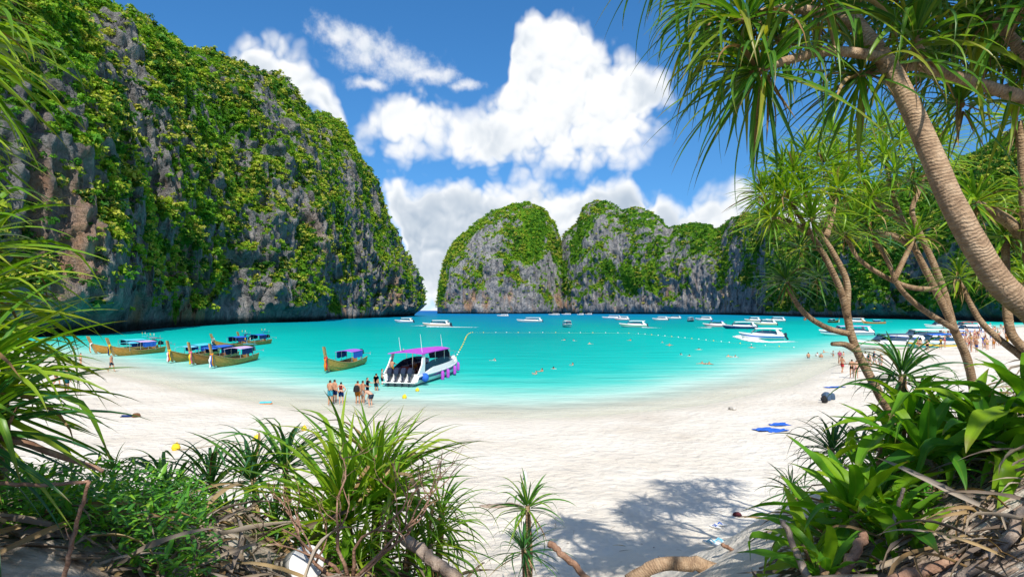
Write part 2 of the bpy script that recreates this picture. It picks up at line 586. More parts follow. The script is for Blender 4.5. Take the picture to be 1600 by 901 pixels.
def mat_sea():
    m, t = new_mat('sea_water')
    geo = t.n('ShaderNodeNewGeometry')
    P = geo.outputs['Position']
    s = t.attr('off')                                   # metres offshore: the bed falls away and the water takes its colour
    patch = t.noise(t.vm('MULTIPLY', P, (0.020, 0.010, 0)), 1.0, 4, 0.55)
    fine = t.noise(t.vm('MULTIPLY', P, (0.10, 0.30, 0)), 1.0, 4, 0.6)
    lg = t.m('LOGARITHM', t.m('MAXIMUM', t.m('ADD', s, 1.0), 1.0), 10.0)          # 0 .. 3.5
    lg = t.m('ADD', lg, t.m('MULTIPLY', t.m('SUBTRACT', patch, 0.5), 0.42))
    lg = t.m('ADD', lg, t.m('MULTIPLY', t.m('SUBTRACT', fine, 0.5), 0.30))
    u = t.m('DIVIDE', lg, 3.5)
    col = t.ramp(u, [(0.0, (0.70, 0.66, 0.56)), (0.15, (0.66, 0.68, 0.58)), (0.25, (0.46, 0.64, 0.56)), (0.335, (0.085, 0.51, 0.44)), (0.39, (0.012, 0.44, 0.385)),
                     (0.47, (0.003, 0.375, 0.335)), (0.57, (0.002, 0.285, 0.27)), (0.66, (0.002, 0.215, 0.29)), (0.78, (0.002, 0.165, 0.32)), (0.95, (0.003, 0.11, 0.33))])
    df = t.n('ShaderNodeBsdfDiffuse')
    t.put(df.inputs[0], col)
    gl = t.n('ShaderNodeBsdfGlossy')
    gl.inputs['Roughness'].default_value = 0.12
    b = t.n('ShaderNodeMixShader')
    fr = t.n('ShaderNodeFresnel')
    fr.inputs['IOR'].default_value = 1.33
    t.put(b.inputs[0], t.m('MINIMUM', fr.outputs[0], 0.055))          # choppy water: facets never mirror at grazing angles
    t.t.links.new(df.outputs[0], b.inputs[1])
    t.t.links.new(gl.outputs[0], b.inputs[2])
    w1 = t.noise(t.vm('MULTIPLY', P, (0.9, 2.0, 0)), 1.0, 3, 0.6, 0.4)
    w2 = t.noise(t.vm('MULTIPLY', P, (0.10, 0.30, 0)), 1.0, 3, 0.5, 0.3)
    h = t.m('ADD', t.m('MULTIPLY', w1, 0.30), t.m('MULTIPLY', w2, 1.3))
    nrm = t.bump(h, 0.8, 0.7)
    for nd_ in (df, gl, fr):
        t.put(nd_.inputs['Normal'], nrm)
    tr = t.n('ShaderNodeBsdfTransparent')
    tr.inputs[0].default_value = (0.97, 1.0, 0.98, 1)
    edge = t.m('ADD', s, t.m('MULTIPLY', t.m('SUBTRACT', t.noise(P, 0.5, 3, 0.5), 0.5), 2.2))
    a = t.ss(edge, -0.6, 9.0, 0.15, 1.0)
    mx = t.n('ShaderNodeMixShader')
    t.put(mx.inputs[0], a)
    t.t.links.new(tr.outputs[0], mx.inputs[1])
    t.t.links.new(b.outputs[0], mx.inputs[2])
    finish(t, mx)
    return m
def build_sea():
    sx = np.linspace(-1, 1, 220)
    x = np.sign(sx) * (np.abs(sx) * 60 + 500 * np.abs(sx) ** 3 + 4000 * np.abs(sx) ** 9)
    x = np.concatenate([[-40000], x, [40000]])
    sy = np.linspace(0, 1, 220)
    y = 30 + 60 * sy + 900 * sy ** 3 + 4000 * sy ** 9
    y = np.concatenate([y, [12000, 45000]])
    X, Y = np.meshgrid(x, y, indexing='ij')
    off = -shore(X.ravel(), Y.ravel())
    off = np.where(Y.ravel() > 900, np.maximum(off, Y.ravel() - 100), off)
    V = np.stack([X.ravel(), Y.ravel(), 0 * X.ravel()], -1)
    Fq = grid_faces(len(x), len(y))
    keep = (off[Fq] > -14).any(1)
    me = np_mesh('sea', V, Fq[keep], mat_sea(), True, {'off': off})
    tag(link('sea', me), kind='structure')
build_sea()

# ------------------------------------------------------------------ limestone cliffs
def mat_cliff():
    m, t = new_mat('limestone')
    b = t.n('ShaderNodeBsdfPrincipled')
    geo = t.n('ShaderNodeNewGeometry')
    P = geo.outputs['Position']
    streak = t.noise(t.vm('MULTIPLY', P, (0.22, 0.22, 0.03)), 1.0, 6, 0.62)
    crag = t.noise(P, 0.09, 8, 0.65)
    grit = t.noise(P, 0.42, 7, 0.7)
    tone = t.m('ADD', t.m('MULTIPLY', streak, 0.42), t.m('ADD', t.m('MULTIPLY', crag, 0.34), t.m('MULTIPLY', grit, 0.24)))
    col = t.ramp(tone, [(0.36, (0.055, 0.055, 0.06)), (0.44, (0.17, 0.165, 0.17)), (0.51, (0.29, 0.28, 0.275)), (0.59, (0.43, 0.41, 0.39)), (0.70, (0.58, 0.54, 0.49))])
    # iron-stained patches low on the wall
    sep = t.n('ShaderNodeSeparateXYZ')
    t.put(sep.inputs[0], P)
    low = t.ss(sep.outputs[2], 85, 8)
    och = t.m('MULTIPLY', t.ss(t.noise(t.vm('MULTIPLY', P, (0.035, 0.035, 0.012)), 1.0, 4, 0.6), 0.53, 0.66), low)
    col = t.mix(t.m('MULTIPLY', och, 0.75), col, (0.48, 0.25, 0.12))
    # shadow of the sea undercut painted black along the tide line
    col = t.mix(t.ss(t.m('ADD', sep.outputs[2], t.m('MULTIPLY', crag, 3)), 5.5, 3.0, 0, 0.9), col, (0.03, 0.03, 0.028))
    # moss, grass and creepers where plants hold on
    veg = t.attr('veg')
    vn = t.noise(P, 0.16, 5, 0.65)
    vg = t.ss(t.m('ADD', veg, t.m('MULTIPLY', t.m('SUBTRACT', vn, 0.5), 1.1)), 0.36, 0.52)
    gcol = t.ramp(t.m('ADD', t.m('MULTIPLY', t.noise(P, 0.09, 3, 0.6), 0.45), t.m('MULTIPLY', t.noise(P, 0.75, 4, 0.65), 0.55)), [(0.36, (0.02, 0.075, 0.010)), (0.47, (0.07, 0.19, 0.012)), (0.56, (0.14, 0.28, 0.014)), (0.66, (0.30, 0.36, 0.03))])
    col = t.mix(vg, col, gcol)
    t.put(b.inputs['Base Color'], col)
    b.inputs['Roughness'].default_value = 0.95
    b.inputs['Specular IOR Level'].default_value = 0.1
    flute = t.noise(t.vm('MULTIPLY', P, (0.45, 0.45, 0.08)), 1.0, 6, 0.65)
    vr = t.n('ShaderNodeTexVoronoi', feature='F1')
    vr.inputs['Scale'].default_value = 0.22
    t.put(vr.inputs['Vector'], t.vm('MULTIPLY', t.vm('ADD', P, t.vm('SCALE', geo.outputs['Normal'], scale=1.5)), (1, 1, 0.6)))
    h = t.m('ADD', t.m('MULTIPLY', flute, 1.7), t.m('ADD', t.m('MULTIPLY', grit, 1.8), t.m('MULTIPLY', vr.outputs['Distance'], 0.9)))
    t.put(b.inputs['Normal'], t.bump(h, 1.0, 2.6))
    finish(t, b)
    return m
M_CLIFF = mat_cliff()

def mat_foliage(name, stops, trans=0.35, attr='tint'):
    m, t = new_mat(name)
    oi = t.n('ShaderNodeObjectInfo')
    f = t.m('FRACT', t.m('ADD', t.attr(attr), oi.outputs['Random']))
    col = t.ramp(f, stops)
    d = t.n('ShaderNodeBsdfPrincipled')
    t.put(d.inputs['Base Color'], col)
    d.inputs['Roughness'].default_value = 0.6
    d.inputs['Specular IOR Level'].default_value = 0.2
    tr = t.n('ShaderNodeBsdfTranslucent')
    t.put(tr.inputs[0], t.mix(1.0, col, (1.25, 1.35, 0.5), 'MULTIPLY'))
    mx = t.n('ShaderNodeMixShader')
    mx.inputs[0].default_value = trans
    t.t.links.new(d.outputs[0], mx.inputs[1])
    t.t.links.new(tr.outputs[0], mx.inputs[2])
    finish(t, mx)
    return m
M_BUSH = mat_foliage('cliff_foliage', [(0.0, (0.02, 0.085, 0.014)), (0.2, (0.04, 0.15, 0.012)), (0.42, (0.09, 0.25, 0.014)), (0.62, (0.18, 0.34, 0.016)),
                                       (0.80, (0.34, 0.42, 0.03)), (0.92, (0.43, 0.43, 0.06)), (1.0, (0.48, 0.41, 0.11))], 0.3)

def bush_proto(nq, seed):
    """leafy crown of radius 1: small leaf-clump quads through an uneven shell of lobes"""
    r = np.random.default_rng(seed)
    nl = 5
    lob = r.normal(size=(nl, 3)); lob /= np.linalg.norm(lob, axis=1)[:, None]
    lob[:, 2] = np.abs(lob[:, 2]) * 0.7
    lob *= r.uniform(0.25, 0.62, (nl, 1))
    k = r.integers(0, nl, nq)
    n = r.normal(size=(nq, 3)); n /= np.linalg.norm(n, axis=1)[:, None]
    n[:, 2] = np.where(n[:, 2] < -0.35, -n[:, 2], n[:, 2])
    c = lob[k] + n * r.uniform(0.36, 0.58, (nq, 1)) * np.array([1, 1, 0.8])
    nn = n * 0.75 + np.array([0, 0, 0.25]) + r.normal(size=(nq, 3)) * 0.5; nn /= np.linalg.norm(nn, axis=1)[:, None]
    t1 = np.cross(nn, r.normal(size=(nq, 3))); t1 /= np.linalg.norm(t1, axis=1)[:, None]
    t2 = np.cross(nn, t1)
    s = r.uniform(0.13, 0.30, (nq, 1)) * (70 / nq) ** 0.45
    a = r.uniform(0.55, 1.2, (nq, 1))
    V = np.stack([c - t1 * s, c + t1 * s * 0.8 - t2 * s * 0.5 * a, c + t2 * s * a + nn * s * 0.2], 1)
    tint = np.repeat(r.normal(0, 0.05, nq), 3)
    return V.reshape(-1, 3), tint

def scatter_bushes(name, label, pts, rad, tint, nq, seed, flat=0.85):
    nqs = nq if isinstance(nq, tuple) else (nq, nq)
    protos = [bush_proto(nqs[0] if i < 10 else nqs[1], seed * 100 + i) for i in range(20)]
    r = np.random.default_rng(seed)
    app = rad / np.linalg.norm(pts, axis=1)                 # crowns that show larger carry more leaves
    which = r.integers(0, 10, len(pts)) + np.where(app > np.median(app), 0, 10)
    Vs, Ts = [], []
    for i in range(20):
        sel = np.nonzero(which == i)[0]
        if not len(sel):
            continue
        pv, pt = protos[i]
        a = r.uniform(0, 6.283, len(sel))
        ca, sa = np.cos(a)[:, None], np.sin(a)[:, None]
        x = pv[None, :, 0] * ca - pv[None, :, 1] * sa
        y = pv[None, :, 0] * sa + pv[None, :, 1] * ca
        z = np.repeat(pv[None, :, 2] * flat, len(sel), 0) * r.uniform(0.8, 1.35, (len(sel), 1))
        Q = np.stack([x, y, z], -1) * rad[sel][:, None, None] + pts[sel][:, None, :]
        Vs.append(Q.reshape(-1, 3))
        Ts.append(np.clip(tint[sel][:, None] + pt[None, :], 0.01, 0.985).ravel())
    V = np.concatenate(Vs)
    T = np.concatenate(Ts)
    me = np_mesh(name, V, np.arange(len(V)).reshape(-1, 3), M_BUSH, False, {'tint': T})
    o = link(name, me)
    return tag(o, label, 'vegetation', kind='stuff')

def cliff(name, ribs, nu, nv, seed, amp=1.0, power=2.6, veg_bias=0.0, n_bush=2000, nq=40, rad=(1.5, 3.6), dens_pow=1.0, veg_label='', umap=None, grain=1.0, top=0.22, rib=1.0, foot=0.30):
    ribs = np.asarray(ribs, float)
    seg = np.concatenate([[0], np.cumsum(np.linalg.norm(np.diff(ribs[:, :2], axis=0), axis=1) + 0.35 * np.linalg.norm(np.diff(ribs[:, 2:4], axis=0), axis=1))])
    u = np.linspace(0, 1, nu)
    if umap is not None:
        u = umap(u)
    S_ = u * seg[-1]
    C = np.stack([np.interp(S_, seg, ribs[:, k]) for k in range(5)], -1)
    # soften the corners
    kk = np.hanning(2 * max(3, nu // 60) + 1); kk /= kk.sum()
    h = len(kk) // 2
    C = np.stack([np.convolve(np.pad(C[:, k], h, mode='edge'), kk, 'valid') for k in range(5)], -1)
    th = np.concatenate([np.linspace(0.0, 90, int(nv * 0.86)), np.linspace(93, 172, nv - int(nv * 0.86))])
    th = np.radians(th)
    e = 2.0 / power
    sb = np.where(th <= np.pi / 2, 1 - np.abs(np.cos(th)) ** e, 1 + 1.6 * np.abs(np.cos(th)) ** e)
    zf = np.abs(np.sin(th)) ** (e * 0.92)
    B, Rg = C[:, :2], C[:, 2:4]
    XY = B[:, None, :] + (Rg - B)[:, None, :] * sb[None, :, None]
    Z = C[:, 4][:, None] * zf[None, :]
    P = np.concatenate([XY, Z[..., None]], -1)
    out = B - Rg
    out = out / (np.linalg.norm(out, axis=1)[:, None] + 1e-6)
    fall = np.clip(np.cos(th), 0.0, 1)
    D = np.concatenate([out[:, None, :] * (0.25 + 0.75 * fall)[None, :, None], np.repeat((np.sin(th) * 0.42)[None, :, None], nu, 0)], -1)
    q = P.copy()
    g = grain
    big = fbm(q / np.array([70, 70, 210]) / g, 3, seed) * 17 * rib
    flu = fbm(q / np.array([15, 15, 75]) / g + 0.3 * fbm(q / 40 / g, 2, seed + 5)[..., None], 3, seed + 20, ridged=True) * 5.5 * (0.5 + 0.5 * rib)
    mid = fbm(q / np.array([12, 12, 9]) / g, 4, seed + 40) * 6.0
    sml = fbm(q / np.array([3.6, 3.6, 4.5]) / g, 3, seed + 60, 0.6) * 2.4
    lz = Z / (26 * g) + 1.5 * fbm(q / np.array([48, 48, 90]) / g, 3, seed + 70)
    lz2 = Z / (11 * g) + 2.2 * fbm(q / np.array([30, 30, 50]) / g, 3, seed + 75)
    ledge = ((lz % 1.0) - 0.5) * 9.0 * (0.5 + 0.5 * vnoise(q / 50 / g, seed + 71)) + ((lz2 % 1.0) - 0.5) * 4.0 * (0.5 + 0.5 * vnoise(q / 24 / g, seed + 72))
    crk = (fbm(q / np.array([6.5, 6.5, 10]) / g, 3, seed + 65, 0.55, ridged=True) - 0.2) * 2.6
    disp = (big + flu + mid + sml + ledge + crk) * amp
    disp = disp * sstep(Z, -1, 12)
    notch = -5.5 * np.exp(-((Z - 1.0) / 3.2) ** 2) * (Z < 14) * min(1.0, amp + 0.2)
    P = P + D * disp[..., None] + np.concatenate([out, np.zeros((nu, 1))], 1)[:, None, :] * notch[..., None]
    P[..., 2] = np.where(th[None, :] < 0.02, -2.0, P[..., 2])
    # normals and the places where plants can hold on
    du = np.gradient(P, axis=0); dv = np.gradient(P, axis=1)
    N = np.cross(du, dv); N /= np.linalg.norm(N, axis=-1)[..., None] + 1e-9
    sgn = np.sign((N[..., :2] * out[:, None, :]).sum(-1).mean())
    N = N * (sgn if sgn else 1)
    steep = N[..., 2]
    vn = fbm(P / np.array([20, 20, 38]) / g, 4, seed + 80, 0.6)
    vn2 = fbm(P / np.array([6, 6, 10]) / g, 2, seed + 90)
    veg = 0.46 + 0.55 * (steep - 0.25) + 1.0 * vn + 0.25 * vn2 + veg_bias + top * sstep(Z / (C[:, 4][:, None] + 1), 0.6, 1.0) - foot * sstep(Z, 30 * g, 6 * g)
    veg = np.clip(veg, 0, 1) * (Z > 5)
    fl = sgn < 0
    me = np_mesh(name, P.reshape(-1, 3), grid_faces(nu, nv, not fl), M_CLIFF, True, {'veg': veg.ravel()})
    o = tag(link(name, me), kind='structure')
    if n_bush:
        r = np.random.default_rng(seed + 3)
        Pc = 0.25 * (P[:-1, :-1] + P[1:, :-1] + P[1:, 1:] + P[:-1, 1:])
        area = np.linalg.norm(np.cross(P[1:, :-1] - P[:-1, :-1], P[:-1, 1:] - P[:-1, :-1]), axis=-1)
        vc = veg[:-1, :-1]
        dist = np.linalg.norm(Pc - np.array([0, 0, EYE]), axis=-1)
        face = ((N[:-1, :-1]) * -(Pc - np.array([0, 0, EYE]))).sum(-1) / dist
        vis = (face > -0.25) & (np.abs(Pc[..., 0] / np.maximum(Pc[..., 1], 1)) < 0.95) & (Pc[..., 1] > 20)
        w = area * (sstep(vc, 0.36, 0.62) + 0.07) * (Pc[..., 2] > 6) * vis / dist ** dens_pow
        w = w.ravel() / w.sum()
        idx = r.choice(len(w), n_bush, p=w)
        fu = r.uniform(-0.5, 0.5, (n_bush, 1)); fv = r.uniform(-0.5, 0.5, (n_bush, 1))
        pts = Pc.reshape(-1, 3)[idx] + du[:-1, :-1].reshape(-1, 3)[idx] * fu + dv[:-1, :-1].reshape(-1, 3)[idx] * fv
        sz = rad[0] + (rad[1] - rad[0]) * r.beta(0.9, 2.6, n_bush)
        pts = pts + N[:-1, :-1].reshape(-1, 3)[idx] * (sz * 0.25)[:, None]
        hue = fbm(pts / 24 / g, 3, seed + 95) * 0.8 + r.normal(0, 0.17, n_bush) + 0.49 + 0.05 * (sz < rad[0] + 0.2 * (rad[1] - rad[0]))
        scatter_bushes('cliff_vegetation', veg_label, pts, sz, np.clip(hue, 0.02, 0.97), nq, seed)
    return o

# long wall on the left: from beside the beach out to the mouth of the bay   (base x,y  ridge x,y,z)
cliff('left_cliff', [(-150, -40, -230, -60, 90), (-140, 40, -196, 30, 124), (-126, 90, -172, 78, 126), (-113, 130, -168, 140, 122), (-108, 165, -188, 240, 132), (-121, 215, -192, 290, 143), (-127, 270, -192, 345, 150),
                     (-119, 330, -186, 400, 160), (-111, 365, -180, 450, 163), (-126, 410, -172, 500, 166), (-118, 470, -164, 560, 170), (-116, 560, -152, 600, 138), (-112, 640, -136, 650, 94), (-110, 700, -128, 690, 56), (-112, 742, -130, 730, 34), (-132, 760, -150, 750, 14)],
      900, 230, 11, 1.0, 2.05, 0.12, 23000, (44, 20), (0.6, 3.7), 1.2, 'green bushes and small trees clinging all over the long left cliff',
      umap=lambda u: 0.12 * u + 0.88 * (u ** 1.25), rib=1.6)
def outline_ribs(cols, base, depth):
    """cols: (px, py_top); base(px)-> distance of the foot; depth(px) -> how far behind the foot the ridge stands"""
    out = []
    for px, py in cols:
        d = base(px)
        r = d + depth(px)
        b = at(px, HZ, d)
        k = at(px, py, r)
        out.append((b.x, b.y, k.x, k.y, k.z))
    return out
# far headland with the round dome, across the bay
domeA = [(683, 478), (688, 440), (694, 412), (706, 386), (726, 366), (748, 346), (772, 330), (800, 322), (828, 321), (850, 330), (866, 350), (875, 380), (880, 410), (886, 440)]
cliff('dome_headland', outline_ribs(domeA, lambda p: float(np.interp(p, [683, 700, 760, 840, 886], [1250, 1190, 1150, 1160, 1230])), lambda p: float(np.interp(p, [683, 720, 860, 886], [20, 110, 120, 30]))),
      300, 130, 23, 1.1, 2.15, 0.04, 6000, 36, (1.5, 6.0), 0.5, 'green scrub on the round dome headland across the bay', grain=1.9, top=0.14)
domeB = [(866, 440), (874, 392), (882, 370), (896, 358), (905, 350), (910, 330), (920, 322), (936, 318), (955, 324), (972, 336), (990, 331), (1010, 334), (1028, 344), (1044, 362), (1058, 358), (1082, 354), (1104, 358), (1122, 368), (1136, 352), (1150, 342), (1168, 336), (1190, 334), (1215, 330)]
cliff('middle_headland', outline_ribs(domeB, lambda p: float(np.interp(p, [866, 890, 960, 1050, 1120, 1180, 1215], [1260, 1190, 1120, 1030, 930, 830, 790])), lambda p: float(np.interp(p, [866, 900, 1050, 1125, 1160, 1215], [40, 110, 110, 150, 60, 70]))),
      420, 140, 37, 1.25, 2.3, 0.02, 7000, 36, (1.4, 5.6), 0.5, 'green scrub on the grey middle headland across the bay', grain=1.7, top=0.02)
domeC = [(1195, 350), (1215, 338), (1240, 352), (1262, 372), (1290, 348), (1315, 318), (1345, 300), (1390, 292), (1440, 282), (1490, 262), (1530, 244), (1570, 226), (1620, 205), (1700, 170), (1850, 60)]
cliff('right_cliff', outline_ribs(domeC, lambda p: float(np.interp(p, [1195, 1230, 1270, 1310, 1340, 1450, 1540, 1650, 1850], [740, 680, 620, 520, 480, 415, 350, 300, 230])), lambda p: float(np.interp(p, [1195, 1250, 1290, 1340, 1500, 1700, 1850], [100, 160, 160, 130, 130, 120, 100]))),
      520, 150, 51, 0.95, 1.6, 0.32, 7000, 42, (1.8, 4.6), 0.8, 'bright green bushes covering the right cliff behind the trees', grain=1.1, foot=0.05)
# ================================================================== PLANTS
def mat_leaf(name, stops, trans=0.32, rough=0.38, spec=0.45, rib=(0.30, 0.42, 0.06)):
    m, t = new_mat(name)
    oi = t.n('ShaderNodeObjectInfo')
    f = t.m('FRACT', t.m('ADD', t.attr('tint'), oi.outputs['Random']))
    col = t.ramp(f, stops)
    geo = t.n('ShaderNodeTexCoord')
    n1 = t.noise(geo.outputs['Object'], 5.0, 3, 0.6)
    col = t.mix(t.ss(n1, 0.35, 0.75, 0.0, 0.35), col, t.mix(1.0, col, (1.5, 1.25, 0.7), 'MULTIPLY'))
    ac = t.attr('across')
    col = t.mix(t.ss(ac, 0.80, 1.0, 0, 0.45), col, rib)
    vein = t.m('MULTIPLY', t.m('ADD', t.m('SINE', t.m('MULTIPLY', ac, 75.0)), 1.0), 0.5)
    col = t.mix(t.m('MULTIPLY', vein, 0.22), col, t.mix(1.0, col, (0.6, 0.62, 0.6), 'MULTIPLY'))
    tipf = t.attr('along')
    col = t.mix(t.m('MULTIPLY', t.ss(t.m('ADD', tipf, t.m('MULTIPLY', t.m('SUBTRACT', n1, 0.5), 0.5)), 0.86, 1.02), 0.75), col, (0.22, 0.15, 0.05))
    b = t.n('ShaderNodeBsdfPrincipled')
    t.put(b.inputs['Base Color'], col)
    b.inputs['Roughness'].default_value = rough
    b.inputs['Specular IOR Level'].default_value = spec
    tr = t.n('ShaderNodeBsdfTranslucent')
    t.put(tr.inputs[0], t.mix(1.0, col, (1.5, 1.45, 0.45), 'MULTIPLY'))
    mx = t.n('ShaderNodeMixShader')
    mx.inputs[0].default_value = trans
    t.t.links.new(b.outputs[0], mx.inputs[1])
    t.t.links.new(tr.outputs[0], mx.inputs[2])
    finish(t, mx)
    return m
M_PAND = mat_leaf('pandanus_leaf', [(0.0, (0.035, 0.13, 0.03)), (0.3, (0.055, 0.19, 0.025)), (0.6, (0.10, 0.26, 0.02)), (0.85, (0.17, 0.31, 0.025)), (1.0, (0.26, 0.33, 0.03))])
M_PDARK = mat_leaf('shaded_pandanus_leaf', [(0.0, (0.018, 0.10, 0.045)), (0.4, (0.03, 0.14, 0.04)), (0.75, (0.05, 0.19, 0.03)), (1.0, (0.11, 0.24, 0.02))])  # dim copy of the pandanus leaf, shade put into its colour
M_PLIT = mat_leaf('sunlit_pandanus_leaf', [(0.0, (0.07, 0.20, 0.015)), (0.4, (0.13, 0.30, 0.015)), (0.75, (0.23, 0.39, 0.02)), (1.0, (0.34, 0.43, 0.04))], 0.4)  # lit copy of the pandanus leaf, sunshine put into its colour
M_CRIN = mat_leaf('lily_leaf', [(0.0, (0.05, 0.20, 0.025)), (0.35, (0.10, 0.29, 0.015)), (0.7, (0.18, 0.37, 0.015)), (1.0, (0.28, 0.42, 0.02))], 0.42, 0.42, 0.35, (0.20, 0.36, 0.03))
M_DEAD = mat_leaf('dead_leaf', [(0.0, (0.16, 0.10, 0.05)), (0.5, (0.28, 0.19, 0.10)), (1.0, (0.40, 0.30, 0.17))], 0.12, 0.8, 0.1, (0.36, 0.27, 0.15))
M_GREY = mat_leaf('weathered_leaf', [(0.0, (0.13, 0.10, 0.085)), (0.5, (0.23, 0.19, 0.155)), (1.0, (0.36, 0.31, 0.26))], 0.05, 0.85, 0.1, (0.30, 0.26, 0.22))

def mat_bark(name, c0, c1, c2, freq=60, ring=0.6):
    m, t = new_mat(name)
    b = t.n('ShaderNodeBsdfPrincipled')
    g = t.n('ShaderNodeNewGeometry')
    P = g.outputs['Position']
    n = t.noise(P, 9.0, 6, 0.65)
    nb = t.noise(P, 34.0, 3, 0.6)
    ph = t.m('ADD', t.m('MULTIPLY', t.attr('tl'), freq), t.m('MULTIPLY', t.noise(P, 6.0, 4, 0.65), 26.0))
    band = t.m('MULTIPLY', t.m('ADD', t.m('SINE', ph), 1.0), 0.5)
    col = t.ramp(n, [(0.30, c0), (0.5, c1), (0.70, c2)])
    col = t.mix(t.m('MULTIPLY', t.ss(band, 0.6, 0.98), ring), col, tuple(k * 0.45 for k in c0))
    col = t.mix(t.ss(nb, 0.60, 0.75, 0, 0.35), col, tuple(min(1, k * 1.5) for k in c2))
    t.put(b.inputs['Base Color'], col)
    b.inputs['Roughness'].default_value = 0.85
    b.inputs['Specular IOR Level'].default_value = 0.15
    h = t.m('ADD', t.m('MULTIPLY', band, -0.28), t.m('ADD', t.m('MULTIPLY', n, 0.8), t.m('MULTIPLY', nb, 0.5)))
    t.put(b.inputs['Normal'], t.bump(h, 0.9, 0.02))
    finish(t, b)
    return m
M_BARK = mat_bark('pandanus_bark', (0.21, 0.135, 0.085), (0.36, 0.245, 0.155), (0.50, 0.37, 0.25), 240, 0.16)
M_BARK2 = mat_bark('slender_bark', (0.17, 0.105, 0.06), (0.29, 0.19, 0.11), (0.42, 0.31, 0.20), 170, 0.3)
M_DRY = mat_bark('driftwood', (0.17, 0.12, 0.09), (0.30, 0.23, 0.18), (0.44, 0.36, 0.29), 8, 0.15)
M_TWIG = mat_bark('bare_twig', (0.16, 0.085, 0.055), (0.29, 0.17, 0.115), (0.40, 0.26, 0.18), 8, 0.1)

# ---- leaves: strap with a folded midrib, base at the origin, going out along +X, drooping in world -Z
def leaf_arrays(elev, droop, width, fold, kink, seed, segs=10, belly=0.3, wave=0.0, twist=0.0, pw=1.6, cross=3):
    r = np.random.default_rng(seed)
    t = np.linspace(0, 1, segs + 1)
    ang = math.radians(elev) - math.radians(droop) * t ** pw
    if kink:
        ang = ang - math.radians(kink) * sstep(t, 0.52, 0.66)
    ang = np.maximum(ang, math.radians(-88))
    side = np.cumsum(r.normal(0, 0.03, segs + 1)) * 0.5
    dx, dz = np.cos(ang), np.sin(ang)
    x = np.concatenate([[0], np.cumsum(0.5 * (dx[1:] + dx[:-1]))]) / segs
    z = np.concatenate([[0], np.cumsum(0.5 * (dz[1:] + dz[:-1]))]) / segs
    y = np.concatenate([[0], np.cumsum(side[1:])]) / segs
    w = width * 0.5 * np.where(t < belly, 0.72 + 0.28 * np.sin(t / belly * np.pi / 2), np.maximum(0.02, (1 - ((t - belly) / (1 - belly)) ** 1.7)))
    nx, nz = -np.sin(ang), np.cos(ang)
    V, ac, al = [], [], []
    offs = np.linspace(-1, 1, cross)
    tw = twist * t
    for k in offs:
        lift = fold * w * (abs(k) ** 1.3)
        wv = wave * w * np.sin(t * 17 + k * 2 + seed) * abs(k)
        yy = k * w * np.cos(tw)
        hh = lift + wv + k * w * np.sin(tw)
        V.append(np.stack([x + nx * hh, y + yy, z + nz * hh], -1))
        ac.append(np.full(segs + 1, 1 - abs(k)))
        al.append(t)
    V = np.stack(V, 1).reshape(-1, 3)
    return V, grid_faces(segs + 1, cross), np.stack(ac, 1).ravel(), np.stack(al, 1).ravel()
ELEV = [-60, -30, 0, 25, 50, 75]
POOL = {}
def pool(kind, mat, width, fold, droop, kink, **kw):
    ent = {}
    for e in ELEV:
        for v in range(3):
            r = random.Random(hash((e, v)) % 9999 + len(kind))
            dr = r.uniform(*droop) * (1.0 if e > 10 else 0.7 if e > -10 else 0.35)
            kk = r.uniform(*kink) if (v == 2 and kink and e > -10) else 0
            ent[(e, v)] = leaf_arrays(e, dr, width * r.uniform(0.8, 1.2), fold, kk, 131 + v + e, twist=r.uniform(-0.5, 0.5), **kw)
    POOL[kind] = {'mat': mat, 'arr': ent, 'mesh': {}}
pool('stiff', M_PAND, 0.052, 0.5, (30, 75), (20, 60))
M_PSHADE = mat_leaf('canopy_shade_leaf', [(0.0, (0.03, 0.12, 0.025)), (0.4, (0.065, 0.19, 0.018)), (0.75, (0.13, 0.26, 0.02)), (1.0, (0.26, 0.27, 0.035))], 0.42)  # canopy leaf seen from below, its shade mixed into the green
pool('soft', M_PSHADE, 0.044, 0.5, (75, 135), (30, 80))
pool('wide', M_PSHADE, 0.085, 0.3, (60, 120), (30, 80))
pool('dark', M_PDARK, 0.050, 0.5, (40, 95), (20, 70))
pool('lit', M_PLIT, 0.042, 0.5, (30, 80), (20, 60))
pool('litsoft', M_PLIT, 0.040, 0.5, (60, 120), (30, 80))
pool('crin', M_CRIN, 0.165, 0.40, (25, 95), (40, 90), segs=14, belly=0.40, wave=0.16, cross=7)
pool('tall', M_PLIT, 0.040, 0.5, (22, 60), (15, 50))
pool('star', M_PLIT, 0.058, 0.5, (20, 62), (20, 60))
pool('stardark', M_PDARK, 0.060, 0.5, (30, 80), (20, 60))
pool('blade', M_PLIT, 0.064, 0.5, (30, 80), (20, 60))
pool('dead', M_DEAD, 0.045, 0.9, (60, 130), (30, 80), segs=7)
pool('grey', M_GREY, 0.050, 1.1, (30, 90), (30, 70), segs=7, wave=0.4)
def pool_mesh(kind, key):
    P = POOL[kind]
    if key not in P['mesh']:
        V, Fq, ac, al = P['arr'][key]
        P['mesh'][key] = np_mesh(kind + '_leaf', V, Fq, P['mat'], True, {'across': ac, 'along': al, 'tint': np.zeros(len(V))})
    return P['mesh'][key]
def euler_np(rx, ry, rz):
    return np.array(Euler((rx, ry, rz)).to_matrix())

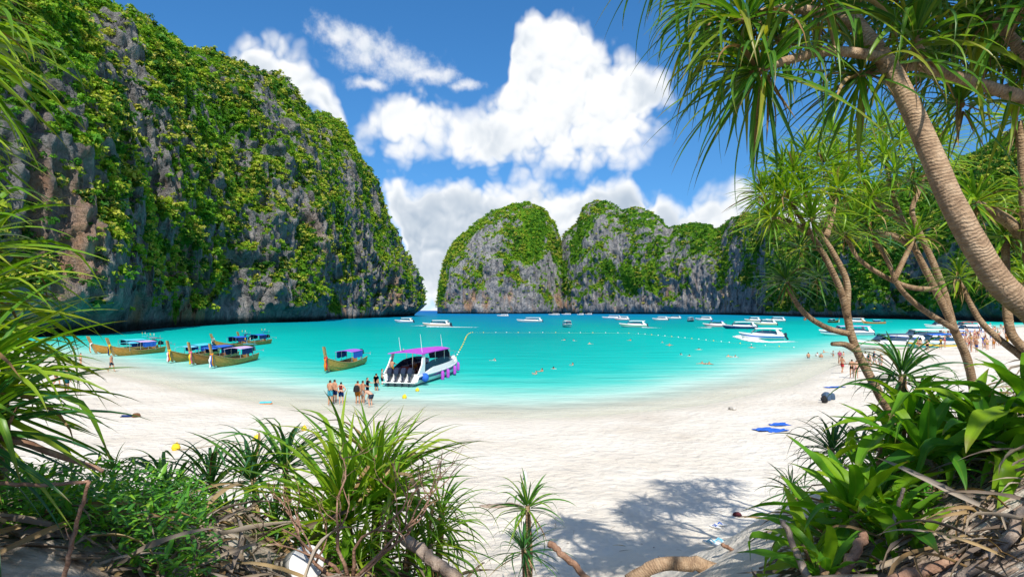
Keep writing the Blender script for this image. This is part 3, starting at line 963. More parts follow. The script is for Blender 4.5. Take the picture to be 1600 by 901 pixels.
class Leaves:
    def __init__(self):
        self.L = []
    def rosette(self, c, axis, n, length, kind='stiff', lo=6, hi=112, spread=1.0, jit=0.25, head=None, rnd=None, base_r=0.05, mix=None):
        r = rnd or random
        ax = Vector(axis).normalized()
        q = ax.to_track_quat('Z', 'Y')
        a0 = r.uniform(0, 6.28)
        for i in range(n):
            f = (i + r.uniform(-0.4, 0.4)) / n
            f = min(1, max(0, f))
            phi = R(lo + (hi - lo) * f ** spread + r.uniform(-9, 9))
            th = a0 + i * 2.39996 + r.uniform(-jit, jit)
            d = q @ Vector((math.sin(phi) * math.cos(th), math.sin(phi) * math.sin(th), math.cos(phi)))
            el = math.degrees(math.asin(max(-1, min(1, d.z))))
            e = min(ELEV, key=lambda k: abs(k - el))
            L = length * r.uniform(0.72, 1.12) * (0.72 + 0.28 * min(1, f * 2.5))
            k = kind
            if mix and r.random() < mix[1]:
                k = mix[0]
            pos = Vector(c) + d * base_r - ax * (f * 0.10 * length)
            self.L.append((k, (e, r.randrange(3)), pos, (r.uniform(-0.35, 0.35), -R(el - e), math.atan2(d.y, d.x)), L, head, r.random()))
        return self
    def skirt(self, c, axis, n, length, head=None, kind='dead'):
        for i in range(n):
            a = random.uniform(0, 6.28)
            self.L.append((kind, (random.choice([-60, -60, -30]), random.randrange(3)), Vector(c) - Vector(axis).normalized() * random.uniform(0.02, 0.16) * length * 2, (random.uniform(-0.5, 0.5), R(random.uniform(-12, 22)), a), length * random.uniform(0.5, 1.0), head, random.random()))
        return self
    def size(self, l):
        p = l[2]
        d = max(p.y, 0.5)
        u, v = 800 + F * p.x / d, HZ - F * (p.z - EYE) / d
        vis = 1.0 if (-250 < u < 1850 and -250 < v < 1150 and p.y > 0.3) else 0.05
        return vis * l[4] / d * POOL[l[0]]['arr'][l[1]][0][:, 1].ptp() if hasattr(np.ndarray, 'ptp') else vis * l[4] / d
    def joined(self, items, root):
        Vs, Fs, A, B, T, Mi, n = [], [], [], [], [], [], 0
        mats = []
        for kind, key, pos, rot, L, head, tint in items:
            V, Fq, ac, al = POOL[kind]['arr'][key]
            Vs.append((V * L) @ euler_np(*rot).T + np.array(pos - root))
            Fs.append(Fq + n)
            n += len(V)
            A.append(ac); B.append(al); T.append(np.full(len(V), tint))
            mt = POOL[kind]['mat']
            if mt not in mats:
                mats.append(mt)
            Mi.append(np.full(len(Fq), mats.index(mt)))
        return np_mesh('leaves', np.concatenate(Vs), np.concatenate(Fs), mats, True, {'across': np.concatenate(A), 'along': np.concatenate(B), 'tint': np.concatenate(T)}, np.concatenate(Mi))
    def build(self, parent, root, single=300, heads=None):
        """the largest leaves become leaf objects (children of their head if heads are given), the rest one joined part"""
        root = Vector(root)
        items = sorted(self.L, key=lambda l: -self.size(l))
        for kind, key, pos, rot, L, head, tint in items[:single]:
            p = heads[head] if heads and head is not None else parent
            off = pos - root - (Vector(p.location) if p is not parent else Vector())
            link('leaf', pool_mesh(kind, key), p, off, rot, L)
        rest = items[single:]
        if rest:
            o = link('foliage', self.joined(rest, root), parent)
            o['kind'] = 'stuff'
    def build_heads(self, parent, root):
        """one part per leaf head, its thin leaves joined"""
        root = Vector(root)
        for h in sorted(set(l[5] for l in self.L)):
            link('leaf_head', self.joined([l for l in self.L if l[5] == h], root), parent)

def stem(parent, root, pts, r0, r1, name='trunk', mat=None, n=26, seg=12, lump=0.035, flare=0.0, taper=1.0):
    P = spline(pts, n)
    rad = [(r0 + (r1 - r0) * (i / (n - 1)) ** taper) * (1 + flare * max(0, 1 - i / (n * 0.2))) for i in range(n)]
    mb = MB().tube([p - Vector(root) for p in P], rad, seg, True, lump, seed=int(abs(pts[0][0]) * 97) % 1000)
    return mb.build(name, mat or M_BARK, parent, smooth=True)

# ------------------------------------------------------------------ the big leaning tree at the right edge
def head_core(parent, root, c, axis, s):
    ax = Vector(axis).normalized()
    c = Vector(c) - Vector(root)
    return MB().tube([-ax * s * 1.6, -ax * s, Vector((0, 0, 0)), ax * s * 1.2, ax * s * 2.0], [s * 0.75, s * 0.95, s * 0.85, s * 0.5, s * 0.05], 8).build('leaf_head', M_DEAD, parent, smooth=True, loc=c)
def pand_tree(name, label, base, trunks, heads, single, kind, rad, group='pandanus trees at the right edge', dead=8, bark=None, ring=None):
    """trunks: (points, r0, r1, part name); heads: (centre, axis, leaf count, leaf length[, kind])"""
    root = Vector(base)
    o = thing(name, label, 'tree', root, group=group)
    for k, (pts, r0, r1, nm) in enumerate(trunks):
        stem(o, root, pts, r0, r1, nm, bark or M_BARK, n=44 if k == 0 else 22, seg=14 if r0 > 0.08 else 9)
    lv = Leaves()
    cores = []
    for i, hd in enumerate(heads):
        c, ax, n, L = hd[:4]
        kd = hd[4] if len(hd) > 4 else kind
        lv.rosette(c, ax, int(n * (1.0 if single else 1.15)), L * (1.0 if single else 0.86), kd, 5, 116, 0.85, head=i, rnd=random.Random(i * 7 + n), mix=('dead', 0.04))
        lv.skirt(c, ax, dead, L * 0.62, head=i)
        if single:
            cores.append(head_core(o, root, c, ax, rad * 0.8))
    if single:
        lv.build(o, root, single, cores)
    else:
        lv.build_heads(o, root)
    return o

g = lambda px, py, d: at(px, py, d)
T1 = [(3.95, 4.15, 5.0), g(1640, 525, 4.2), g(1560, 440, 4.25), g(1492, 325, 4.3), g(1442, 210, 4.45), g(1392, 108, 4.6), g(1338, 38, 4.8), g(1280, -40, 5.0), g(1225, -150, 5.2), (2.6, 5.2, 10.4)]
pand_tree('pandanus_tree', 'thick ringed trunk leaning left across the upper right corner', (3.95, 4.15, 5.0),
    [(T1, 0.098, 0.042, 'trunk'),
     ([g(1404, 122, 4.6), g(1380, 92, 4.6), g(1300, 80, 4.55), g(1240, 92, 4.5), g(1188, 108, 4.45)], 0.046, 0.028, 'branch'),
     ([g(1345, 45, 4.8), g(1290, 22, 4.75), g(1225, 14, 4.7), g(1165, 26, 4.65)], 0.046, 0.028, 'branch'),
     ([g(1318, 15, 4.9), g(1322, -30, 5.1), g(1350, -110, 5.3)], 0.046, 0.03, 'branch'),
     ([g(1230, -130, 5.2), g(1120, -150, 5.5), g(1050, -110, 5.6)], 0.044, 0.03, 'branch'),
     ([(2.55, 5.2, 10.1), (3.6, 4.6, 10.8), (4.6, 4.2, 11.3)], 0.045, 0.03, 'branch'),
     ([(2.55, 5.2, 9.9), (3.4, 4.0, 10.4), (4.2, 3.0, 10.9)], 0.045, 0.03, 'branch')],
    [(g(1178, 110, 4.45), (-0.8, -0.1, 0.15), 70, 0.95, 'soft'), (g(1155, 30, 4.6), (-0.9, 0.0, 0.1), 64, 0.95, 'soft'),
     (g(1215, 60, 4.9), (-0.5, -0.3, 0.3), 52, 0.85, 'soft'), (g(1100, 5, 5.2), (-0.7, 0, 0.3), 50, 0.85, 'soft'), (g(1355, -110, 5.3), (0.1, 0.1, 1), 44, 1.0, 'soft'), (g(1044, -100, 5.6), (-0.8, 0, 0.2), 40, 1.05, 'soft'),
     (g(1285, -20, 4.4), (-0.3, -0.4, 0.6), 40, 0.85, 'soft'),
     ((2.6, 5.2, 10.6), (0, 0.1, 1), 80, 1.3, 'wide'), ((4.7, 4.2, 11.4), (0.4, -0.1, 0.9), 40, 1.0, 'soft'), ((4.3, 2.9, 11.0), (0.3, -0.3, 0.9), 90, 1.4, 'wide'), ((5.6, 2.6, 11.0), (0.4, -0.1, 1), 90, 1.3, 'wide'), ((3.2, 3.2, 10.7), (0, -0.2, 1), 80, 1.3, 'wide'), ((4.9, 2.2, 11.3), (0.3, -0.2, 1), 90, 1.3, 'wide')],  # unseen wide heads above the frame, added to shade the lower sand
    300, 'soft', 0.045)
pand_tree('pandanus_tree', 'slender bough reaching in from the right edge under hanging leaf tufts', (4.9, 4.6, 5.6),
    [([(4.9, 4.6, 5.6), (5.0, 4.8, 6.8), g(1760, 220, 4.9), g(1640, 166, 4.85), g(1560, 141, 4.8), g(1480, 116, 4.8), g(1425, 104, 4.8), g(1345, 116, 4.8)], 0.075, 0.028, 'trunk'),
     ([g(1468, 112, 4.8), g(1446, 96, 4.8), g(1436, 78, 4.75), g(1432, 60, 4.7)], 0.045, 0.034, 'branch'),
     ([g(1660, 172, 4.85), g(1620, 110, 4.9), g(1580, 60, 5.0), g(1540, 20, 5.0)], 0.06, 0.036, 'branch'),
     ([g(1680, 180, 4.85), g(1660, 60, 4.7), g(1620, -30, 4.6)], 0.06, 0.036, 'branch')],
    [(g(1340, 118, 4.8), (-0.6, -0.2, -0.15), 46, 0.92, 'soft'), (g(1430, 58, 4.7), (-0.1, -0.3, 0.6), 46, 0.95, 'soft'), (g(1536, 20, 5.0), (-0.3, -0.1, 0.5), 46, 1.05, 'soft'),
     (g(1500, 160, 5.2), (-0.2, -0.2, 0.1), 36, 0.85, 'soft'), (g(1596, 110, 5.2), (-0.2, -0.2, 0.2), 40, 0.95, 'soft'), (g(1620, -30, 4.6), (-0.2, -0.2, 0.6), 44, 1.1, 'soft'), (g(1470, -20, 5.4), (-0.2, -0.2, 0.6), 44, 1.1, 'soft'),
     (g(1400, -10, 5.2), (-0.2, -0.2, 0.6), 60, 1.0, 'soft'), (g(1330, 10, 5.6), (-0.3, 0, 0.3), 60, 1.0, 'soft'), (g(1560, 70, 5.6), (-0.2, 0, 0.3), 60, 1.0, 'soft'), (g(1480, 60, 5.8), (-0.2, 0, 0.3), 60, 1.0, 'soft'), (g(1260, 20, 5.9), (-0.3, 0, 0.4), 56, 0.95, 'soft'), (g(1600, 10, 5.4), (-0.2, 0, 0.3), 60, 1.0, 'soft')],
    300, 'soft', 0.045)
# two clumps of slender stems farther out
b3 = Vector((5.75, 9.2, gz(5.75, 9.2) - 0.1))
pand_tree('pandanus_tree', 'forked slender trunk with bright tufts, its low branch bending left over the water', b3,
    [([b3, g(1398, 670, 9.1), g(1372, 612, 9.05), g(1338, 545, 9.0), g(1324, 492, 9.0), g(1323, 440, 9.0), g(1300, 392, 9.0), g(1272, 350, 9.0), g(1258, 305, 9.0)], 0.078, 0.028, 'trunk'),
     ([g(1324, 496, 9.0), g(1312, 450, 8.9), g(1284, 392, 8.8), g(1258, 352, 8.7), g(1235, 315, 8.7)], 0.052, 0.028, 'branch'),
     ([g(1330, 522, 9.0), g(1292, 512, 8.9), g(1258, 490, 8.8), g(1238, 462, 8.8), g(1230, 440, 8.8)], 0.045, 0.028, 'branch'),
     ([g(1340, 548, 9.0), g(1320, 538, 8.9), g(1300, 537, 8.8)], 0.055, 0.03, 'branch'),
     ([g(1268, 366, 8.8), g(1240, 350, 8.7), g(1208, 340, 8.6)], 0.05, 0.035, 'branch'),
     ([g(1290, 370, 9.0), g(1300, 335, 9.1), g(1308, 300, 9.2)], 0.055, 0.04, 'branch')],
    [(g(1256, 300, 9.0), (0, -0.1, 1), 58, 0.80), (g(1232, 310, 8.7), (-0.4, -0.1, 0.9), 58, 0.80), (g(1228, 436, 8.8), (-0.2, -0.2, 0.9), 56, 0.68, 'stardark'), (g(1204, 338, 8.6), (-0.8, -0.1, 0.5), 54, 0.72),
     (g(1310, 292, 9.2), (0.2, 0, 1), 54, 0.80), (g(1268, 340, 8.5), (-0.1, -0.5, 0.7), 50, 0.75), (g(1240, 268, 9.2), (-0.1, 0, 1), 56, 0.78), (g(1288, 255, 9.3), (0, 0, 1), 56, 0.78), (g(1215, 300, 9.0), (-0.6, 0, 0.8), 50, 0.72), (g(1280, 432, 9.2), (0.2, -0.3, 0.6), 36, 0.55, 'stardark'), (g(1190, 300, 9.1), (-0.7, 0, 0.7), 50, 0.7), (g(1222, 262, 9.4), (-0.4, 0, 1), 52, 0.75), (g(1262, 238, 9.6), (0, 0, 1), 52, 0.78), (g(1300, 330, 9.4), (0.3, -0.2, 0.8), 46, 0.7), (g(1250, 385, 8.9), (-0.3, -0.2, 0.6), 34, 0.55, 'stardark')],
    0, 'star', 0.06, bark=M_BARK2)
b4 = Vector((8.1, 10.4, gz(8.1, 10.4) - 0.1))
pand_tree('pandanus_tree', 'many-stemmed slender tree with spreading boughs, between the forked tree and the thick trunk', b4,
    [([b4, g(1520, 600, 10.3), g(1490, 512, 10.2), g(1458, 445, 10.2), g(1428, 385, 10.2), g(1404, 330, 10.2), g(1390, 285, 10.2), g(1384, 250, 10.2)], 0.078, 0.028, 'trunk'),
     ([g(1492, 520, 10.2), g(1470, 440, 10.3), g(1440, 370, 10.4), g(1425, 330, 10.4), g(1440, 290, 10.5), g(1450, 262, 10.5)], 0.062, 0.03, 'branch'),
     ([g(1462, 452, 10.1), g(1420, 448, 10.0), g(1375, 428, 9.9), g(1340, 402, 9.8), g(1322, 368, 9.8)], 0.045, 0.028, 'branch'),
     ([g(1494, 516, 10.1), g(1440, 482, 9.9), g(1405, 448, 9.8), g(1388, 410, 9.8), g(1366, 372, 9.8)], 0.05, 0.028, 'branch'),
     ([g(1428, 385, 10.2), g(1400, 370, 10.1), g(1365, 362, 10.0), g(1345, 345, 10.0)], 0.06, 0.04, 'branch'),
     ([g(1410, 345, 10.2), g(1375, 320, 10.2), g(1350, 280, 10.2)], 0.055, 0.04, 'branch'),
     ([g(1398, 435, 9.8), g(1415, 400, 9.9), g(1428, 372, 10.0)], 0.045, 0.035, 'branch')],
    [(g(1382, 242, 10.2), (0, 0, 1), 58, 0.86), (g(1452, 254, 10.5), (0.3, 0, 1), 56, 0.86), (g(1320, 360, 9.8), (-0.3, -0.1, 0.9), 54, 0.78), (g(1362, 362, 9.8), (0, -0.3, 0.8), 46, 0.7, 'stardark'), (g(1343, 338, 10.0), (-0.3, 0, 0.9), 52, 0.8),
     (g(1346, 272, 10.2), (-0.4, 0, 0.9), 58, 0.86), (g(1408, 215, 10.4), (0.1, 0, 1), 56, 0.82), (g(1340, 225, 10.6), (-0.2, 0, 1), 56, 0.82), (g(1310, 250, 10.4), (-0.4, 0, 0.9), 52, 0.8), (g(1375, 200, 10.8), (0, 0, 1), 52, 0.8), (g(1430, 280, 9.8), (0.1, -0.4, 0.8), 46, 0.75, 'stardark'), (g(1430, 368, 10.0), (0.3, 0, 0.9), 40, 0.6), (g(1300, 205, 10.9), (-0.2, 0, 1), 52, 0.85), (g(1440, 195, 10.9), (0.2, 0, 1), 52, 0.85), (g(1360, 305, 9.9), (-0.1, -0.4, 0.7), 48, 0.75), (g(1470, 225, 11.0), (0.3, 0, 1), 50, 0.85), (g(1310, 290, 10.0), (-0.3, -0.2, 0.8), 48, 0.75), (g(1398, 268, 9.9), (0, -0.4, 0.7), 46, 0.7)],
    0, 'star', 0.06, bark=M_BARK2)
b5 = Vector((6.5, 7.6, gz(6.5, 7.6) - 0.1))
pand_tree('pandanus_tree', 'short pandanus right of the thick trunk, bent neck and shaggy tufts', b5,
    [([b5, g(1640, 520, 7.6), g(1610, 400, 7.6), g(1585, 355, 7.6), g(1555, 332, 7.6), g(1527, 318, 7.6)], 0.11, 0.045, 'trunk'),
     ([g(1622, 560, 7.6), g(1580, 520, 7.7), g(1572, 440, 7.8), g(1571, 375, 7.8)], 0.06, 0.045, 'branch'),
     ([g(1632, 500, 7.6), g(1604, 360, 7.5), g(1597, 250, 7.5), g(1592, 190, 7.5)], 0.06, 0.04, 'branch'),
     ([g(1600, 560, 7.7), g(1535, 505, 7.9), g(1500, 440, 8.0)], 0.045, 0.03, 'branch')],
    [(g(1524, 312, 7.6), (-0.3, -0.1, 0.9), 60, 0.78), (g(1571, 365, 7.8), (0, -0.2, 1), 60, 0.76, 'star'), (g(1590, 180, 7.5), (0, 0, 1), 50, 0.8), (g(1498, 432, 8.0), (-0.3, 0, 1), 44, 0.6), (g(1610, 300, 8.2), (0, 0, 1), 50, 0.75), (g(1545, 420, 8.6), (0, 0, 1), 50, 0.72, 'star'), (g(1600, 440, 8.6), (0, 0, 1), 46, 0.7, 'star')],
    0, 'star', 0.06, dead=14, bark=M_BARK2)

# ------------------------------------------------------------------ bushes near the camera
def pand_bush(name, label, base, heads, single, kind, cat='bush', group=None, stems=True, dead=5, lo=4, hi=100):
    root = Vector(base)
    o = thing(name, label, cat, root, group=group)
    lv = Leaves()
    for i, hd in enumerate(heads):
        c, ax, n, L = hd[:4]
        kd = hd[4] if len(hd) > 4 else kind
        c = Vector(c)
        lv.rosette(c, ax, n, L, kd, lo, hi, 0.9, rnd=random.Random(i * 13 + n + int(L * 100)), mix=('dead', 0.03))
        lv.skirt(c, ax, dead, L * 0.55)
        if stems:
            a = Vector(ax).normalized()
            b = Vector((c.x - a.x * 0.3, c.y - a.y * 0.3 + 0.05, gz(c.x, c.y) - 0.05))
            if b.z < c.z - 0.08:
                stem(o, root, [b, (b + c) / 2 + Vector((0.03, 0.02, 0)), c], 0.05, 0.032, 'stem', M_BARK2, n=8, seg=7)
    lv.build(o, root, single)
    return o
def on(px, d, dz=0.0):
    x = (px - 800) / F * d
    return Vector((x, d, gz(x, d) + dz))
pand_bush('pandanus_bush', 'large pandanus with long arching blades filling the left edge', on(-60, 3.4),
    [(g(-60, 600, 3.3), (0.7, 0.1, 0.8), 50, 0.92, 'star'), (g(-75, 480, 3.6), (0.6, 0.2, 0.9), 48, 0.9, 'star'), (g(-45, 670, 3.2), (0.7, 0.1, 0.5), 38, 0.8, 'stardark'), (g(-30, 530, 4.2), (0.35, 0.2, 1), 50, 0.9, 'star'),
     (g(-80, 390, 3.8), (0.6, 0.1, 0.9), 44, 1.0, 'star'), (g(5, 620, 4.4), (0.3, 0.2, 1), 46, 0.85, 'star')], 280, 'stiff', group='pandanus at the left edge')
pand_bush('pandanus_bush', 'fan of long pointed blades hanging in at the top left corner', on(-320, 4.0),
    [(g(-80, 60, 3.7), (0.8, 0.0, 0.15), 56, 0.85, 'blade'), (g(-110, 190, 3.8), (0.7, 0.1, 0.0), 44, 0.75, 'blade'), (g(-120, -30, 3.9), (0.7, 0.1, 0.1), 50, 0.9, 'blade')], 150, 'stiff', group='pandanus at the left edge')
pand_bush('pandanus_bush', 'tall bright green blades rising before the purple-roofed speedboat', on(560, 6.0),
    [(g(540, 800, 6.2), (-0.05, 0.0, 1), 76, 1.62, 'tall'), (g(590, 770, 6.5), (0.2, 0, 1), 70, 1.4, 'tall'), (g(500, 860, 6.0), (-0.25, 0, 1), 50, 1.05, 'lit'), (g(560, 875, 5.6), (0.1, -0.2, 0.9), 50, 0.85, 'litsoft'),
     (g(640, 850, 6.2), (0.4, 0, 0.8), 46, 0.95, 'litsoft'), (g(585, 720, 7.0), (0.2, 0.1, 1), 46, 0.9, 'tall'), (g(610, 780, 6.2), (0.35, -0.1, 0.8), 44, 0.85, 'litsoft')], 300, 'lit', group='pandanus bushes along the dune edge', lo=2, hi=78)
pand_bush('pandanus_bush', 'low tuft of arching blades right of the tall bright bush', on(690, 5.9),
    [(g(672, 850, 5.9), (0.45, 0, 0.9), 34, 0.85, 'lit'), (g(690, 800, 6.3), (0.4, 0, 0.8), 22, 0.75, 'lit')], 60, 'lit', group='pandanus bushes along the dune edge', lo=3, hi=88)
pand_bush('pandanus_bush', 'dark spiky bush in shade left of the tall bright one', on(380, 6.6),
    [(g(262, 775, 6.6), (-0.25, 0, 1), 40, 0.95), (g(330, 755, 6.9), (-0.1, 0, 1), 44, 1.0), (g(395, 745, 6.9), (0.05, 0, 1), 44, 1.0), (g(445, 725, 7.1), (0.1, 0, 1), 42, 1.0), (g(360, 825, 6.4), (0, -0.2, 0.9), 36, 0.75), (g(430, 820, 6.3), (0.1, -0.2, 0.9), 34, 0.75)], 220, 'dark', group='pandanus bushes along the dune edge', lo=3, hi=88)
pand_bush('young_pandanus', 'small two-tiered pandanus alone at the bottom centre', on(822, 7.6),
    [(g(824, 790, 7.7), (0, 0, 1), 44, 0.62, 'stiff'), (g(818, 858, 7.5), (0.02, -0.1, 1), 46, 0.62, 'dark')], 90, 'stiff', lo=4, hi=108, dead=3)
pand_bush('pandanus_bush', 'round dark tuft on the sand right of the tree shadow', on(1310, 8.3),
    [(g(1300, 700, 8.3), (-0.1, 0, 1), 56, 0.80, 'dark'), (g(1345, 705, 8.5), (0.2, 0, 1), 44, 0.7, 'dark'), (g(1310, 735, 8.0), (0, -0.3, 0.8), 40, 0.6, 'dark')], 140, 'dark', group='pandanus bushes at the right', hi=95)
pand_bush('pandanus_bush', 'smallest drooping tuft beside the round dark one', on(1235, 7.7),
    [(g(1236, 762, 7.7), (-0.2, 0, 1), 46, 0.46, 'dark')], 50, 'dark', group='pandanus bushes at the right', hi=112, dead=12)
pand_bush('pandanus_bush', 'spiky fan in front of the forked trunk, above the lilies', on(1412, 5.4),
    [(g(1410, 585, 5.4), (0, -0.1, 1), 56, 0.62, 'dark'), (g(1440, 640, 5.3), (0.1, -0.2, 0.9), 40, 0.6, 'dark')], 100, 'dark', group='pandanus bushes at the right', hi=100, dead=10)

def lily(name, label, base, heads, group='broad-leaved lilies at the right'):
    root = Vector(base)
    o = thing(name, label, 'plant', root, group=group)
    lv = Leaves()
    for i, (c, ax, n, L) in enumerate(heads):
        lv.rosette(c, ax, n, L * 0.88, 'crin', 8, 98, 0.85, rnd=random.Random(i * 17 + n), base_r=0.07)
        c = Vector(c)
        a = Vector(ax).normalized()
        b = Vector((c.x, c.y, gz(c.x, c.y) - 0.05))
        mb = MB().tube([b if b.z < c.z - 0.1 else c - a * 0.25, c - a * 0.1, c + a * 0.08], [0.035, 0.04, 0.025], 9)
        mb.build('stem', M_BARK2, o, smooth=True).location = -root
        lv.skirt(c - a * 0.06, a, 8, L * 0.75, kind='dead')
    lv.build(o, root, 300)
    return o
lily('broad_leaved_lily', 'broad glossy strap leaves spreading over the bottom right slope', on(1320, 4.3),
    [(g(1265, 865, 4.3), (-0.5, 0, 0.8), 14, 0.64), (g(1335, 805, 4.4), (-0.1, 0, 1), 17, 0.85), (g(1400, 830, 4.2), (0.25, -0.1, 1), 15, 0.78), (g(1290, 900, 3.9), (-0.3, -0.2, 0.8), 13, 0.6), (g(1372, 790, 4.8), (0.1, 0.1, 1), 14, 0.8), (g(1300, 840, 4.6), (-0.3, 0.1, 0.9), 13, 0.75), (g(1440, 870, 3.9), (0.4, -0.2, 0.7), 9, 0.6)])
lily('broad_leaved_lily', 'tall lily clump with long drooping leaves at the right edge', on(1540, 4.0),
    [(g(1448, 715, 4.6), (-0.4, 0, 0.9), 17, 0.85), (g(1552, 690, 4.4), (-0.15, 0, 1), 18, 0.98), (g(1500, 695, 4.8), (-0.2, 0.1, 1), 16, 0.92), (g(1615, 640, 4.3), (-0.35, 0, 0.9), 17, 0.95), (g(1590, 710, 4.5), (0, -0.2, 0.9), 14, 0.8), (g(1420, 660, 5.0), (-0.3, 0, 0.9), 14, 0.75), (g(1395, 690, 5.2), (-0.4, 0, 0.8), 12, 0.65)])
# ================================================================== BOATS
P_WHITE = paint('white_gelcoat', (0.78, 0.78, 0.77), 0.25, 0.5, vary=0.04)
P_GLASS = paint('tinted_glass', (0.015, 0.05, 0.09), 0.08, 0.8, vary=0.1)
P_DARK = paint('dark_engine', (0.018, 0.025, 0.05), 0.25, 0.6, vary=0.2)
P_STEEL = paint('polished_steel', (0.6, 0.6, 0.62), 0.25, 0.5, 0.9, 0.05)
P_BLACK = paint('black_rubber', (0.02, 0.02, 0.022), 0.6, 0.3)
P_RED = paint('maroon_upholstery', (0.22, 0.05, 0.04), 0.7, 0.2)
P_FLOOR = paint('boat_floor', (0.30, 0.22, 0.15), 0.8, 0.2)
COLS = {'purple': (0.42, 0.08, 0.52), 'violet': (0.33, 0.12, 0.62), 'blue': (0.03, 0.13, 0.55), 'navy': (0.012, 0.03, 0.14), 'cyan': (0.10, 0.55, 0.72), 'teal': (0.03, 0.30, 0.33),
        'red': (0.55, 0.04, 0.05), 'green': (0.05, 0.42, 0.12), 'white': (0.78, 0.78, 0.77), 'pink': (0.72, 0.16, 0.28), 'lilac': (0.55, 0.40, 0.68), 'yellow': (0.80, 0.55, 0.03),
        'orange': (0.72, 0.26, 0.03), 'sky': (0.20, 0.60, 0.82), 'brown': (0.16, 0.08, 0.035), 'grey': (0.30, 0.31, 0.33), 'slate': (0.06, 0.10, 0.16), 'black': (0.02, 0.02, 0.022)}
def cloth(c):
    return paint(c + '_cloth', COLS[c], 0.75, 0.15, vary=0.10)
def gloss(c):
    return paint(c + '_paint', COLS[c], 0.3, 0.5, vary=0.05)
def mat_wood(name, a, b, c):
    m, t = new_mat(name)
    p = t.n('ShaderNodeBsdfPrincipled')
    g = t.n('ShaderNodeTexCoord')
    n = t.noise(t.vm('MULTIPLY', g.outputs['Object'], (6, 1.1, 9)), 1.6, 6, 0.65)
    col = t.ramp(n, [(0.3, a), (0.5, b), (0.7, c)])
    t.put(p.inputs['Base Color'], col)
    p.inputs['Roughness'].default_value = 0.6
    t.put(p.inputs['Normal'], t.bump(n, 0.4, 0.03))
    finish(t, p)
    return m
M_HULL = [mat_wood('oiled_wood', (0.30, 0.11, 0.015), (0.52, 0.22, 0.03), (0.66, 0.33, 0.07)), mat_wood('golden_wood', (0.30, 0.13, 0.02), (0.50, 0.26, 0.04), (0.64, 0.38, 0.09)), mat_wood('brown_wood', (0.26, 0.08, 0.015), (0.46, 0.17, 0.03), (0.60, 0.26, 0.06))]
M_PROW = mat_wood('prow_wood', (0.25, 0.12, 0.04), (0.45, 0.25, 0.09), (0.58, 0.36, 0.15))

def smooth_all(o):
    o.data.polygons.foreach_set('use_smooth', [True] * len(o.data.polygons))
    return o
def drape(parent, name, pts, w, mat, seed=0):
    """hanging strip of cloth with some thickness and folds"""
    r = random.Random(seed)
    P = spline(pts, 9)
    secs = []
    for i, p in enumerate(P):
        k = w * (1 + 0.3 * math.sin(i * 1.7 + seed))
        ox = 0.05 * math.sin(i * 1.3 + seed)
        secs.append([(p.x - k, p.y + ox, p.z), (p.x - k * 0.3, p.y + 0.05 + ox, p.z), (p.x + k * 0.3, p.y - 0.04 + ox, p.z), (p.x + k, p.y + ox, p.z), (p.x + k * 0.3, p.y - 0.07 + ox, p.z), (p.x - k * 0.3, p.y + 0.02 + ox, p.z)])
    return MB().loft(secs, True).build(name, mat, parent, smooth=True)

